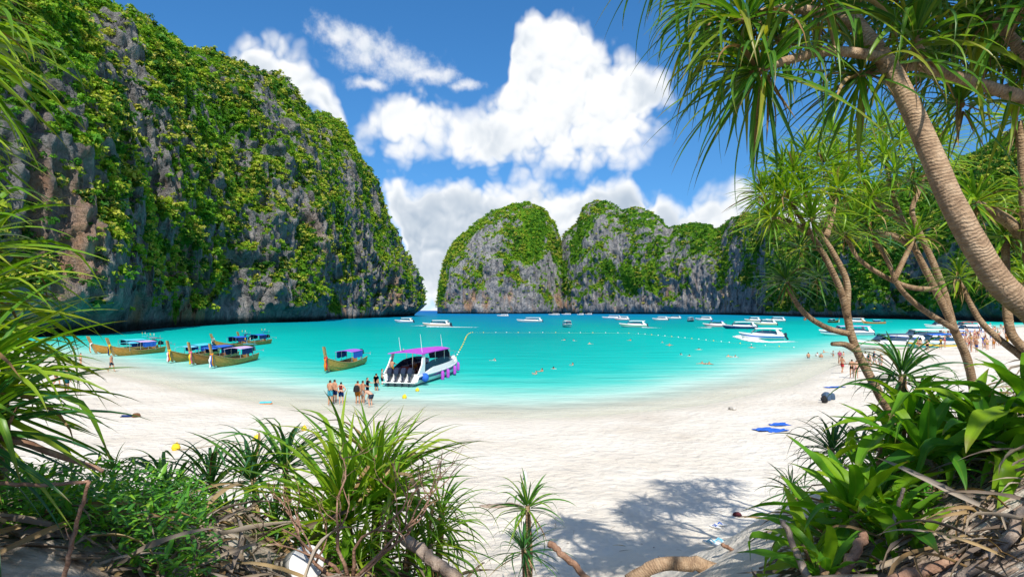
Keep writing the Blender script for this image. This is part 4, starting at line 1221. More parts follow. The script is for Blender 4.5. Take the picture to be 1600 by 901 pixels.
def longtail(label, loc, heading, L, hull, canopy, side, ribbons, awning=None, frontroof=None, group='longtail boats along the shore', shaft=True, seed=0, name='longtail_boat'):
    o = thing(name, label, 'boat', loc, heading, group)
    k = L / 10.0
    B = 0.95 * (0.75 + 0.25 * k)
    def st(t):
        y = (t - 0.5) * L
        b = B * (1 - 0.35 * (1 - t) ** 3) * (1 - max(0, (t - 0.45) / 0.55) ** 2.3) + 0.03
        sh = 0.62 + 0.22 * (1 - t) ** 3 + 0.85 * max(0, (t - 0.5) / 0.5) ** 2.2
        kl = -0.22 + 0.75 * max(0, (t - 0.75) / 0.25) ** 2 + 0.12 * (1 - t) ** 4
        return y, b, sh, kl
    secs, inn = [], []
    N = 16
    for i in range(N + 1):
        y, b, sh, kl = st(i / N)
        mid = kl + 0.45 * (sh - kl)
        lean = 0.35 * max(0, (i / N - 0.75) / 0.25)
        secs.append([(-b, y + lean, sh), (-b * 0.86, y + lean * 0.5, mid), (-b * 0.5, y, kl + 0.08), (0, y, kl), (b * 0.5, y, kl + 0.08), (b * 0.86, y + lean * 0.5, mid), (b, y + lean, sh),
                     (b * 0.90, y + lean, sh), (b * 0.72, y, kl + 0.22), (0, y, kl + 0.16), (-b * 0.72, y, kl + 0.22), (-b * 0.90, y + lean, sh)])
    MB().loft(secs, True).build('hull', hull, o)
    for s in (-1, 1):
        pts = []
        for i in range(N + 1):
            y, b, sh, kl = st(i / N)
            pts.append((s * b * 0.97, y + 0.35 * max(0, (i / N - 0.75) / 0.25), sh + 0.02))
        MB().tube(pts, 0.045, 5).build('gunwale', M_PROW, o)
    # tall upswept stem post
    yb = L * 0.5
    pp = spline([(0, yb - 0.25, 0.1), (0, yb + 0.15, 0.9), (0, yb + 0.62, 1.75), (0, yb + 1.0, 2.6 * (0.8 + 0.2 * k))], 8)
    secs = []
    for i, p in enumerate(pp):
        w, d = 0.06 + 0.035 * math.sin(i / 7 * 2.6), 0.16 + 0.05 * i / 7
        secs.append([(p.x - w, p.y - d, p.z), (p.x + w, p.y - d, p.z), (p.x + w, p.y + d, p.z + 0.04), (p.x - w, p.y + d, p.z + 0.04)])
    MB().loft(secs, True).build('prow', M_PROW, o)
    for j, c in enumerate(ribbons):
        z0 = 1.55 - 0.10 * j
        drape(o, 'ribbon', [(0.09 * (j - 1), yb + 0.62, z0), (0.10 * (j - 1), yb + 0.72, z0 - 0.35), (0.13 * (j - 1), yb + 0.66, z0 - 0.9), (0.14 * (j - 1), yb + 0.6, z0 - 1.25)], 0.10, cloth(c), seed + j)
    MB().lathe([(0.16, -0.1), (0.20, -0.03), (0.20, 0.05), (0.15, 0.1)], (0, yb + 0.52, 1.55), 10).build('garland', cloth(ribbons[0]), o)
    # benches
    for t in (0.32, 0.46, 0.6):
        y, b, sh, kl = st(t)
        MB().box((0, y, sh - 0.18), (1.7 * b, 0.28, 0.05)).build('bench', M_PROW, o)
    # canopy on posts with a slightly arched roof
    y0, y1 = -0.26 * L, 0.08 * L
    zt = 1.75
    nx = 7
    secs = []
    for y in np.linspace(y0, y1, 5):
        row = [(-B * 0.98 + 1.96 * B * q / (nx - 1), y, zt + 0.16 * math.sin(math.pi * q / (nx - 1)) + 0.02 * math.sin(y * 3)) for q in range(nx)]
        secs.append(row + [(x, yy, z - 0.04) for x, yy, z in row[::-1]])
    MB().loft(secs, True).build('canopy', cloth(canopy), o)
    for y in (y0 + 0.1, (y0 + y1) / 2, y1 - 0.1):
        for s in (-1, 1):
            MB().tube([(s * B * 0.92, y, 0.55), (s * B * 0.92, y, zt)], 0.028, 5).build('canopy_post', P_STEEL, o)
    for s in (-1, 1):
        secs = []
        for y in np.linspace(y0 + 0.1, y1 - 0.5, 8):
            x = s * B * (0.96 + 0.02 * math.sin(y * 7))
            secs.append([(x, y, zt - 0.02), (x, y, 1.05 + 0.06 * math.sin(y * 5)), (x - s * 0.03, y, 1.05 + 0.06 * math.sin(y * 5)), (x - s * 0.03, y, zt - 0.02)])
        MB().loft(secs, True).build('side_curtain', cloth(side), o)
    if frontroof:
        ya, yc = y1 + 0.15, y1 + 0.2 * L
        secs = []
        for y in np.linspace(ya, yc, 4):
            row = [(-B * 0.9 + 1.8 * B * q / 5, y, zt - 0.08 + 0.14 * math.sin(math.pi * q / 5)) for q in range(6)]
            secs.append(row + [(x, yy, z - 0.03) for x, yy, z in row[::-1]])
        MB().loft(secs, True).build('front_canopy', cloth(frontroof), o)
        for s in (-1, 1):
            MB().tube([(s * B * 0.85, yc - 0.05, 0.6), (s * B * 0.88, yc - 0.05, zt - 0.1)], 0.025, 5).build('canopy_post', P_STEEL, o)
    # bare engine on its pivot post, long propeller shaft behind
    ys = -0.5 * L
    MB().tube([(0, ys + 0.35, 0.3), (0, ys + 0.35, 1.15)], 0.06, 6).build('engine_post', P_STEEL, o)
    e = MB().box((0, ys + 0.25, 1.35), (0.42, 0.75, 0.42), taper=0.85)
    e.box((0, ys + 0.35, 1.64), (0.26, 0.40, 0.2)).tube([(0.2, ys + 0.55, 1.4), (0.32, ys + 0.5, 1.75)], 0.05, 6).lathe([(0.17, -0.05), (0.17, 0.05)], (0, ys - 0.1, 1.55), 10)
    e.build('engine', P_DARK, o, bevel=0.02)
    if shaft:
        MB().tube([(0, ys, 1.25), (0.05, ys - 1.4, 1.12), (0.1, ys - 3.0 * k, 1.0)], [0.05, 0.035, 0.03], 6).build('propeller_shaft', P_STEEL, o)
        pr = MB()
        for a in (0, 2.1, 4.2):
            c, s_ = math.cos(a), math.sin(a)
            pr.tube([(0.1, ys - 3.0 * k, 1.0), (0.1 + 0.14 * c, ys - 3.02 * k, 1.0 + 0.14 * s_), (0.1 + 0.2 * c, ys - 3.05 * k, 1.0 + 0.2 * s_)], [0.02, 0.06, 0.02], 5)
        pr.build('propeller', P_STEEL, o)
    if awning:
        za = 2.55
        MB().box((0, ys + 1.5, za), (1.25, 1.3, 0.04)).build('stern_awning', cloth(awning), o, bevel=0.01).rotation_euler = (0.12, 0, 0)
        for s in (-1, 1):
            MB().tube([(s * 0.5, ys + 1.0, 0.6), (s * 0.5, ys + 1.0, za)], 0.025, 5).build('awning_post', P_STEEL, o)
            drape(o, 'pennant', [(s * 0.3, ys + 2.0, za + 0.32), (s * 0.3, ys + 2.0, za + 0.02)], 0.05, cloth('white' if s < 0 else 'yellow'), 3)
    return o

def hull_loft(L, B, fb, bow_rise=0.45, vee=0.45):
    secs = []
    N = 18
    for i in range(N + 1):
        t = i / N
        y = (t - 0.5) * L
        b = B * (1 - max(0, (t - 0.5) / 0.5) ** 2.6 * 0.985)
        sh = fb + bow_rise * max(0, (t - 0.3) / 0.7) ** 1.7
        ch = 0.16 + 0.55 * fb * max(0, (t - 0.55) / 0.45) ** 2
        kl = -vee + (vee + 0.45) * max(0, (t - 0.72) / 0.28) ** 2.2
        lean = 0.6 * max(0, (t - 0.7) / 0.3)
        secs.append([(-b, y + lean, sh), (-b * 1.02, y + lean * 0.8, sh - 0.18), (-b * 0.88, y + lean * 0.2, ch), (0, y, kl), (b * 0.88, y + lean * 0.2, ch), (b * 1.02, y + lean * 0.8, sh - 0.18), (b, y + lean, sh)])
    return secs

def outboard(parent, x, y, cowl):
    m = link('outboard_motor', None, parent, (x, y, 0.55))
    m.empty_display_size = 0.1
    secs = []
    for z, w, d, o_ in ((0.25, 0.16, 0.24, 0.0), (0.42, 0.23, 0.36, -0.03), (0.75, 0.24, 0.40, -0.06), (1.0, 0.20, 0.34, -0.10), (1.1, 0.12, 0.2, -0.12)):
        secs.append([(-w, o_ - d, z), (w, o_ - d, z), (w * 1.05, o_ + d * 0.7, z), (0, o_ + d, z), (-w * 1.05, o_ + d * 0.7, z)])
    MB().loft(secs, True).build('cowling', cowl, m, bevel=0.03)
    leg = MB().loft([[(-0.09, -0.22, 0.27), (0.09, -0.22, 0.27), (0.09, 0.2, 0.27), (-0.09, 0.2, 0.27)], [(-0.05, -0.16, -0.35), (0.05, -0.16, -0.35), (0.05, 0.12, -0.35), (-0.05, 0.12, -0.35)], [(-0.03, -0.14, -0.75), (0.03, -0.14, -0.75), (0.03, 0.06, -0.75), (-0.03, 0.06, -0.75)]], True)
    leg.box((0, -0.08, -0.3), (0.3, 0.55, 0.03)).tube([(0, -0.3, -0.6), (0, 0.2, -0.6)], [0.05, 0.08], 7)
    leg.build('lower_unit', P_DARK, m)
    m.rotation_euler = (R(-28), 0, 0)
    m.scale = (0.84, 0.84, 0.84)
    return m

def speedboat(label, loc, heading, L=12.0, B=1.6, roof='white', stripe='blue', hull='white', engines=3, fenders=None, group='speedboats moored and moving in the bay', antennas=0, detail=True, name='speedboat', roof_len=(0.06, 0.66), glass=P_GLASS, cabin=True):
    o = thing(name, label, 'boat', loc, heading, group)
    fb = 0.95
    hs = hull_loft(L, B, fb)
    N = len(hs) - 1
    MB().loft(hs).build('hull', gloss(hull) if hull != 'white' else P_WHITE, o, smooth=True)
    # transom
    s0 = hs[0]
    MB().add([tuple(p) for p in s0], [(0, 1, 2, 3, 4, 5, 6)]).add([(p[0], p[1] + 0.06, p[2]) for p in s0], [(6, 5, 4, 3, 2, 1, 0)]).build('transom', P_WHITE, o)
    # coloured stripe along each side, a hair proud of the hull
    for s in (1, -1):
        a = 5 if s == 1 else 1
        secs = []
        for i in range(0, N + 1):
            p, q = Vector(hs[i][a]), Vector(hs[i][4 if s == 1 else 2])
            m1, m2 = p.lerp(q, 0.18), p.lerp(q, 0.50)
            secs.append([(m1.x + s * 0.025, m1.y, m1.z), (m2.x + s * 0.03, m2.y, m2.z)])
        MB().loft(secs).build('side_stripe', gloss(stripe), o)
        MB().tube([(hs[i][a][0] + s * 0.02, hs[i][a][1], hs[i][a][2] + 0.02) for i in range(N + 1)], 0.055, 6).build('rub_rail', P_WHITE if stripe != 'white' else P_BLACK, o)
    # foredeck and cockpit floor
    k0 = int(N * 0.68)
    secs = []
    for i in range(k0, N + 1):
        l, r_ = hs[i][0], hs[i][6]
        secs.append([(l[0], l[1], l[2] + 0.01), (l[0] * 0.5, l[1], l[2] + 0.10), (0, l[1], l[2] + 0.13), (r_[0] * 0.5, r_[1], r_[2] + 0.10), (r_[0], r_[1], r_[2] + 0.01)])
    MB().loft(secs).build('foredeck', P_WHITE, o, smooth=True)
    secs = [[(-hs[i][4][0] * 0.98, hs[i][0][1], 0.42), (hs[i][4][0] * 0.98, hs[i][0][1], 0.42)] for i in range(0, k0 + 2)]
    MB().loft(secs).build('cockpit_floor', P_FLOOR, o)
    zr = fb + 1.62 if detail else fb + 1.35
    r0, r1 = roof_len
    ya, yb = (r0 - 0.5) * L, (r1 - 0.5) * L
    # raised sides with a raked window band
    i0, i1 = int(N * 0.16), int(N * 0.74)
    for s in (-1, 1):
        a = 6 if s == 1 else 0
        low, win = [], []
        for i in range(i0, i1 + 1):
            p = Vector(hs[i][a])
            f = (i - i0) / (i1 - i0)
            h1 = 0.30 * min(1, f * 4) + 0.02
            h2 = 0.62 * math.sin(math.pi * min(1, 0.12 + f * 0.85)) ** 0.6 * (1 if f < 0.8 else 1 - (f - 0.8) * 3.2)
            b0, b1 = p, Vector((p.x - s * 0.10, p.y, p.z + h1))
            b2 = Vector((p.x - s * 0.22, p.y - 0.1, p.z + h1 + max(0.03, h2)))
            low.append([(b0.x, b0.y, b0.z), (b1.x, b1.y, b1.z), (b1.x - s * 0.08, b1.y, b1.z), (b0.x - s * 0.1, b0.y, b0.z)])
            win.append([(b1.x - s * 0.01, b1.y, b1.z), (b2.x, b2.y, b2.z), (b2.x - s * 0.03, b2.y, b2.z), (b1.x - s * 0.04, b1.y, b1.z)])
        MB().loft(low, True).build('coaming', P_WHITE, o)
        MB().loft(win, True).build('side_window', glass, o)
        # swept arch that carries the roof at the stern
        q = Vector(hs[int(N * 0.05)][a])
        t_ = Vector((s * B * 0.92, ya + 0.5, zr))
        arch = [[(q.x, q.y - 0.1, q.z), (q.x, q.y + 1.3, q.z), (q.x - s * 0.1, q.y + 1.3, q.z), (q.x - s * 0.1, q.y - 0.1, q.z)],
                [(q.x - s * 0.02, q.y + 0.75, q.z + 0.7), (q.x - s * 0.02, q.y + 1.45, q.z + 0.7), (q.x - s * 0.12, q.y + 1.45, q.z + 0.7), (q.x - s * 0.12, q.y + 0.75, q.z + 0.7)],
                [(t_.x, q.y + 1.3, t_.z), (t_.x, q.y + 1.75, t_.z), (t_.x - s * 0.1, q.y + 1.75, t_.z), (t_.x - s * 0.1, q.y + 1.3, t_.z)]]
        MB().loft(arch, True).build('roof_arch', P_WHITE, o)
        for f in (0.45, 0.75, 0.98):
            y = ya + (yb - ya) * f
            i = min(N, max(0, int((y / L + 0.5) * N)))
            MB().tube([(hs[i][a][0] - s * 0.22, y, fb + 0.3), (s * B * 0.88 * (1 if f < 0.9 else 0.9), y - 0.1, zr)], 0.03, 5).build('roof_post', P_STEEL, o)
    # roof
    secs = []
    for y in np.linspace(ya, yb, 9):
        f = (y - ya) / (yb - ya)
        w = B * 1.0 * (1 - 0.22 * max(0, f - 0.6) / 0.4)
        row = [(-w + 2 * w * q / 8, y + 0.25 * f * math.sin(math.pi * q / 8), zr + 0.13 * math.sin(math.pi * q / 8) + 0.06 * math.sin(math.pi * f)) for q in range(9)]
        secs.append(row + [(x, yy, z - 0.07) for x, yy, z in row[::-1]])
    MB().loft(secs, True).build('roof', cloth(roof), o)
    # raked windshield
    y = yb - 0.2
    ws = [[(-B * 0.72, y + 0.95, fb + 0.55), (0, y + 1.25, fb + 0.6), (B * 0.72, y + 0.95, fb + 0.55)], [(-B * 0.66, y + 0.1, zr - 0.06), (0, y + 0.25, zr - 0.03), (B * 0.66, y + 0.1, zr - 0.06)]]
    ws2 = [[(a_, b_ - 0.04, c_) for a_, b_, c_ in row] for row in ws]
    MB().loft(ws).loft([ws2[1], ws2[0]]).build('windshield', glass, o)
    # seats
    for f in (0.2, 0.34, 0.48):
        yy = (f - 0.5) * L
        for s in (-1, 1):
            st_ = MB().box((s * B * 0.58, yy, 0.68), (B * 0.55, 0.5, 0.42)).box((s * B * 0.58, yy + 0.28, 1.05), (B * 0.55, 0.12, 0.5))
            st_.build('seat', P_RED if detail else P_WHITE, o, bevel=0.04 if detail else 0)
    for j in range(engines):
        outboard(o, (j - (engines - 1) / 2) * min(0.72, 2.4 / max(1, engines)), -L / 2 - 0.32, P_DARK)
    if fenders:
        for f in fenders[1]:
            i = int(N * f)
            p = hs[i][5]
            MB().lathe([(0.03, 0.42), (0.13, 0.36), (0.16, 0.2), (0.16, -0.3), (0.13, -0.42), (0.03, -0.46)], (p[0] + 0.17, p[1], p[2] - 0.45), 10).tube([(p[0] + 0.17, p[1], p[2] - 0.05), (p[0] + 0.02, p[1], p[2] + 0.1)], 0.015, 5).build('fender', cloth(fenders[0]), o, smooth=True)
    for j in range(antennas):
        xx, yy, hh = [(-0.9, ya + 1.2, 1.3), (1.2, ya + 0.8, 1.6), (0.4, yb + 0.1, 1.3)][j]
        MB().tube([(xx, yy, zr), (xx - 0.12, yy - 0.15, zr + hh)], [0.022, 0.008], 5).build('antenna', P_WHITE, o)
    return o

def head_to(a, b):
    """boat heading (rotation about z) so that +Y points from a to b"""
    d = Vector(b) - Vector(a)
    return math.atan2(-d.x, d.y)
H = lambda deg: -R(deg)          # compass-like: 0 away from the camera, 90 to the right, -90 to the left

# ---- hero: white speedboat with the purple roof, stern to the beach
heroL = 13.4
hs_, hb_ = gnd(627, 603), gnd(713, 577)
hd = head_to(hs_, hb_)
mid = hs_ + Vector((-math.sin(hd), math.cos(hd), 0)) * (heroL / 2)
hero = speedboat('white speedboat with purple roof and four dark outboards, stern to the beach', (mid.x, mid.y, 0.05), hd, heroL, 1.55, 'purple', 'navy', 'white', 4, ('purple', (0.42, 0.55, 0.7, 0.84)), None, 3)
yy0 = -heroL / 2
MB().tube([(0.1, yy0 + 2.2, 0.42), (0.1, yy0 + 2.2, 2.55)], 0.04, 6).build('grab_pole', P_STEEL, hero)
MB().lathe([(0.02, 0.36), (0.2, 0.3), (0.33, 0.05), (0.3, -0.2), (0.1, -0.36), (0.02, -0.38)], (1.72, yy0 + 0.9, 0.62), 12).build('ball_fender', cloth('blue'), hero, smooth=True)
for s in (-1, 1):
    MB().tube(spline([(s * 1.25, 2.3, 1.25), (s * 1.2, 2.6, 1.75), (s * 1.0, 4.2, 1.95), (s * 0.5, 6.2, 2.0), (0, 6.9, 2.0)], 12), 0.025, 5).build('bow_rail', P_STEEL, hero)
MB().box((0.0, yy0 - 0.35, 0.30), (2.9, 0.7, 0.08)).build('swim_platform', P_WHITE, hero, bevel=0.02)
MB().lathe([(0.10, 0), (0.12, 0.08), (0.05, 0.22), (0.01, 0.24)], (-0.5, yy0 + 1.6, 2.72), 10).build('horn_light', P_STEEL, hero)

# ---- longtails
ltd = [
    ('leftmost longtail boat, wooden prow beside the long left blades', (148, 553), (252, 546), 9.6, M_HULL[0], 'cyan', 'navy', ('white', 'orange'), 'sky', None),
    ('longtail boat with blue-curtained lilac canopy and yellow garland, second from the left', (176, 557), (262, 549), 9.2, M_HULL[0], 'lilac', 'blue', ('yellow', 'navy'), 'pink', 'cyan'),
    ('third longtail boat, yellow and red ribbons on its prow, grey-brown hull', (268, 567), (352, 553), 11.5, M_HULL[1], 'cyan', 'blue', ('yellow', 'red', 'white'), None, 'sky'),
    ('middle one of the three beached longtails, orange-brown hull and crimson ribbons', (301, 571), (380, 556), 11.5, M_HULL[2], 'blue', 'navy', ('pink', 'yellow'), None, 'blue'),
    ('nearest of the three beached longtails, lilac canopy and blue and orange ribbons', (334, 575), (404, 560), 11.5, M_HULL[1], 'lilac', 'navy', ('orange', 'blue', 'white'), 'sky', None),
    ('lone longtail boat left of the purple-roofed speedboat', (512, 582), (572, 566), 10.6, M_HULL[1], 'violet', 'blue', ('red', 'orange'), None, None),
    ('longtail boat with blue awning behind the three beached ones', (336, 546), (392, 541), 9.0, M_HULL[0], 'blue', 'navy', ('yellow', 'white'), 'blue', None),
    ('outermost longtail boat with an orange garland, beyond the beached three', (376, 541), (424, 536), 9.5, M_HULL[0], 'blue', 'navy', ('orange', 'green'), 'blue', None)]
for i, (lab, bw, sn, L, hm, can, sd, rb, aw, fr) in enumerate(ltd):
    a, b = gnd(*bw), gnd(*sn)
    h_ = head_to(b, a)
    c = a + (b - a).normalized() * (L / 2)
    longtail(lab, (c.x, c.y, 0.0), h_, L, hm, can, sd, rb, aw, fr, seed=i * 5)

# ---- the other boats in the bay: label, waterline pixel, heading, length, roof, stripe, hull, engines
bay = [
    ('white speedboat close under the tip of the left cliff', 632, 504, -88, 9, 'white', 'blue', 'white', 2),
    ('white speedboat under way just right of the left cliff tip', 683, 510, -82, 10.5, 'white', 'orange', 'white', 3),
    ('tiny white boat below the orange-stained dome rock', 786, 494, -90, 12, 'white', 'grey', 'white', 2),
    ('long low white boat in mid bay, left of the blunt-sterned one', 828, 503, -92, 13, 'white', 'slate', 'white', 3),
    ('white boat at the foot of the dome, left of a close pair', 866, 492, -88, 15, 'white', 'grey', 'white', 2),
    ('white boat at the foot of the dome, right of a close pair', 885, 491.6, -95, 13, 'white', 'blue', 'white', 2),
    ('white boat seen end-on in mid bay with a dark stripe', 887, 511, 176, 9, 'white', 'teal', 'white', 2),
    ('small white boat at the cleft between the two headlands', 907, 492, -90, 9, 'white', 'grey', 'white', 2),
    ('small white boat just right of the cleft', 920, 491.6, -75, 10, 'white', 'slate', 'white', 2),
    ('white boat behind, in the pair below the grey headland', 956, 497.5, -88, 14, 'white', 'blue', 'white', 3),
    ('white boat with red cushions in front, in the pair below the grey headland', 972, 500, -85, 9, 'white', 'red', 'white', 2),
    ('white and green speedboat under way in mid bay with a red stern', 990, 511, -78, 9.5, 'white', 'green', 'white', 3),
    ('white boat alone below the grey headland', 1032, 500.5, -80, 9, 'white', 'grey', 'white', 2),
    ('flat dark boat close under the grey headland', 1053, 498, -90, 10, 'slate', 'grey', 'white', 1),
    ('small dark boat seen end-on left of the red-hulled boat', 1080, 502.5, 178, 6.5, 'white', 'slate', 'slate', 1),
    ('white boat behind the red-hulled one', 1100, 500.5, -85, 9.5, 'white', 'blue', 'white', 2),
    ('red and white boat with blue roof, bow wave at its stem', 1117, 511, -80, 7.5, 'blue', 'red', 'white', 2),
    ('dark navy boat with white wheelhouse', 1156, 513.5, -80, 10.5, 'white', 'navy', 'navy', 2),
    ('white boat behind the navy one, nearest the cliff', 1176, 502, -85, 8, 'white', 'orange', 'white', 2),
    ('white boat with yellow waterline right of the navy one', 1196, 508, -82, 8.5, 'white', 'yellow', 'white', 2),
    ('white boat behind hanging leaf tips, nearest the small cove', 1212, 502, -90, 10, 'white', 'grey', 'white', 2),
    ('white and blue speedboat churning foam, outside the float line', 1192, 530, -62, 8.6, 'white', 'blue', 'white', 3),
    ('white boats left one, seen between the forked stems', 1336, 504, -85, 9, 'white', 'red', 'white', 2),
    ('long white speedboat with lilac roof behind the forked trunk', 1322, 524, -92, 12.6, 'lilac', 'navy', 'white', 3),
    ('big white speedboat with green waterline and dark windows right of the forked trunk', 1392, 545, -96, 11.5, 'slate', 'green', 'white', 3),
    ('white speedboat with blue roof beached before the crowd', 1440, 533, -98, 13.5, 'white', 'blue', 'white', 3),
    ('white speedboat with teal hull beached nearest the bathers', 1462, 545, -105, 10.5, 'blue', 'yellow', 'teal', 3),
    ('green-roofed boat behind the beached ones', 1470, 513, -95, 11, 'green', 'white', 'white', 2),
    ('red-roofed boat behind the beached ones', 1508, 514, -95, 10, 'red', 'white', 'white', 2),
    ('white-roofed boat far right among the crowd', 1515, 521, -100, 12.5, 'white', 'blue', 'white', 3)]
for lab, px, py, hd_, L, rf, stp, hl, en in bay:
    p = gnd(px, py)
    speedboat(lab, (p.x, p.y, 0.02), H(hd_), L, 1.35, rf, stp, hl, en, None, detail=False)
for i, (lab, px, py, hd_, L) in enumerate([('longtail boat off the small green cove', 1258, 500, 30, 9), ('longtail seen bow-on left of the forked stems', 1302, 504, 175, 8), ('dark longtail boat crossing right of the forked stems', 1366, 505.5, -85, 10)]):
    p = gnd(px, py)
    longtail(lab, (p.x, p.y, 0), H(hd_), L, M_HULL[2], ['orange', 'white', 'sky'][i], 'navy', ('yellow', 'white'), seed=40 + i, group='longtail boats far off')

# ---- churned foam behind moving boats
def mat_foam():
    m, t = new_mat('wake_foam')
    b = t.n('ShaderNodeBsdfPrincipled')
    b.inputs['Base Color'].default_value = (0.85, 0.9, 0.9, 1)
    b.inputs['Roughness'].default_value = 0.7
    g = t.n('ShaderNodeNewGeometry')
    n = t.noise(g.outputs['Position'], 1.3, 5, 0.65)
    a = t.ss(t.m('ADD', n, t.attr('edge')), 0.55, 0.85)
    tr = t.n('ShaderNodeBsdfTransparent')
    mx = t.n('ShaderNodeMixShader')
    t.put(mx.inputs[0], a)
    t.t.links.new(tr.outputs[0], mx.inputs[1])
    t.t.links.new(b.outputs[0], mx.inputs[2])
    finish(t, mx)
    return m
M_FOAM = mat_foam()
def foam(label, pts, w0, w1, h=0.12, k=0.55):
    P = spline([Vector((p[0], p[1], 0)) for p in pts], 40)
    V, E = [], []
    nx = 13
    for i, p in enumerate(P):
        f = i / 39
        d = (P[min(i + 1, 39)] - P[max(i - 1, 0)]).normalized()
        s = Vector((-d.y, d.x, 0))
        w = w0 + (w1 - w0) * f
        for j in range(nx):
            g_ = j / (nx - 1) * 2 - 1
            q = p + s * g_ * w
            V.append((q.x, q.y, 0.012 + h * (1 - f) * (1 - g_ * g_) * (0.6 + 0.4 * math.sin(i * 1.9 + j * 2.3))))
            E.append(k * (1 - g_ * g_) * (1 - 0.75 * f))
    me = np_mesh('wake_foam', V, grid_faces(40, nx), M_FOAM, True, {'edge': E})
    return tag(link('wake_foam', me), label, 'foam', kind='stuff')
foam('white foam churned up by the white and blue speedboat', [gnd(1158, 526), gnd(1190, 534), gnd(1238, 533)], 2.2, 2.2, 0.5, 0.95)
foam('long thin wake behind the speedboat near the left cliff tip', [gnd(668, 510.3), gnd(705, 510.8), gnd(746, 511.2)], 1.6, 2.6, 0.3, 0.7)
foam('thin line of foam ahead of the speedboat near the left cliff tip', [gnd(664, 509), gnd(655, 508.7), gnd(640, 508.6)], 1.6, 1.0, 0.2, 0.6)
foam('faint wake behind the green-striped speedboat', [gnd(1004, 511.5), gnd(1018, 511.8), gnd(1034, 512)], 1.2, 1.6, 0.2, 0.5)
foam('bow wave of the red and white boat', [gnd(1112, 512), gnd(1098, 511.8), gnd(1088, 511.6)], 1.8, 1.2, 0.25, 0.6)
# ================================================================== PEOPLE
SKINS = [paint('skin_tanned', (0.46, 0.235, 0.135), 0.55, 0.3, vary=0.06), paint('skin_fair', (0.58, 0.33, 0.22), 0.55, 0.3, vary=0.06), paint('skin_brown', (0.29, 0.14, 0.075), 0.55, 0.3, vary=0.06)]
HAIRS = [paint('hair_black', (0.015, 0.012, 0.010), 0.6, 0.3), paint('hair_brown', (0.07, 0.035, 0.018), 0.6, 0.3), paint('hair_fair', (0.36, 0.22, 0.09), 0.6, 0.3)]
def skeleton(pose):
    J = {'pel': (0, 0, .93), 'spi': (0, 0, 1.13), 'che': (0, 0, 1.33), 'nec': (0, -.005, 1.47), 'hea': (0, .015, 1.555), 'top': (0, .005, 1.645)}
    for s, n in ((-1, 'L'), (1, 'R')):
        J.update({'sho' + n: (s * .165, -.01, 1.40), 'elb' + n: (s * .225, -.03, 1.12), 'wri' + n: (s * .235, .05, .89), 'han' + n: (s * .235, .08, .80),
                  'hip' + n: (s * .095, 0, .88), 'kne' + n: (s * .105, .02, .49), 'ank' + n: (s * .11, -.02, .09), 'toe' + n: (s * .12, .13, .035)})
    def up(**k):
        J.update(k)
    if pose == 'walk':
        up(kneL=(-.1, .17, .52), ankL=(-.1, .22, .11), toeL=(-.11, .37, .07), kneR=(.1, -.06, .50), ankR=(.1, -.30, .16), toeR=(.11, -.20, .045), elbL=(-.22, -.14, 1.14), wriL=(-.22, -.16, .92), hanL=(-.22, -.14, .83), elbR=(.22, .08, 1.13), wriR=(.21, .24, .97), hanR=(.2, .31, .93))
    if pose == 'reach':
        up(elbL=(-.2, .22, 1.22), wriL=(-.15, .44, 1.20), hanL=(-.14, .53, 1.20), elbR=(.21, .2, 1.25), wriR=(.16, .42, 1.25), hanR=(.15, .51, 1.25))
    if pose == 'wave':
        up(elbR=(.36, .03, 1.52), wriR=(.34, .08, 1.76), hanR=(.34, .1, 1.85), elbL=(-.3, -.05, 1.16), wriL=(-.17, .1, 1.02), hanL=(-.12, .12, .98))
    if pose == 'bend':
        up(pel=(0, -.1, .86), spi=(0, .06, .98), che=(0, .24, 1.06), nec=(0, .36, 1.08), hea=(0, .44, 1.07), top=(0, .53, 1.06), shoL=(-.16, .27, 1.07), shoR=(.16, .27, 1.07), elbL=(-.2, .34, .80), elbR=(.2, .34, .80), wriL=(-.16, .42, .58), wriR=(.16, .42, .58), hanL=(-.14, .45, .49), hanR=(.14, .45, .49),
           hipL=(-.095, -.1, .83), hipR=(.095, -.1, .83), kneL=(-.12, .05, .47), kneR=(.12, .05, .47))
    if pose == 'phone':
        up(elbL=(-.23, .03, 1.13), wriL=(-.1, .24, 1.22), hanL=(-.05, .3, 1.27), elbR=(.23, .03, 1.13), wriR=(.1, .24, 1.22), hanR=(.05, .3, 1.27), toeL=(-.15, .12, .035))
    if pose == 'hips':
        up(elbL=(-.36, -.06, 1.16), wriL=(-.2, .02, 1.0), hanL=(-.15, .06, .97), elbR=(.36, -.06, 1.16), wriR=(.2, .02, 1.0), hanR=(.15, .06, .97))
    if pose == 'sit':
        up(pel=(0, 0, .5), spi=(0, -.02, .70), che=(0, 0, .90), nec=(0, 0, 1.04), hea=(0, .02, 1.125), top=(0, .01, 1.215), shoL=(-.165, -.01, .97), shoR=(.165, -.01, .97), elbL=(-.23, .04, .70), elbR=(.23, .04, .70), wriL=(-.16, .25, .60), wriR=(.16, .25, .60), hanL=(-.14, .34, .58), hanR=(.14, .34, .58),
           hipL=(-.1, .02, .47), hipR=(.1, .02, .47), kneL=(-.13, .44, .49), kneR=(.13, .44, .49), ankL=(-.12, .46, .09), ankR=(.12, .46, .09), toeL=(-.13, .6, .035), toeR=(.13, .6, .035))
    if pose == 'swim':
        up(elbL=(-.42, .1, 1.34), wriL=(-.55, .28, 1.36), hanL=(-.58, .37, 1.36), elbR=(.42, .1, 1.34), wriR=(.55, .28, 1.36), hanR=(.58, .37, 1.36))
    return J
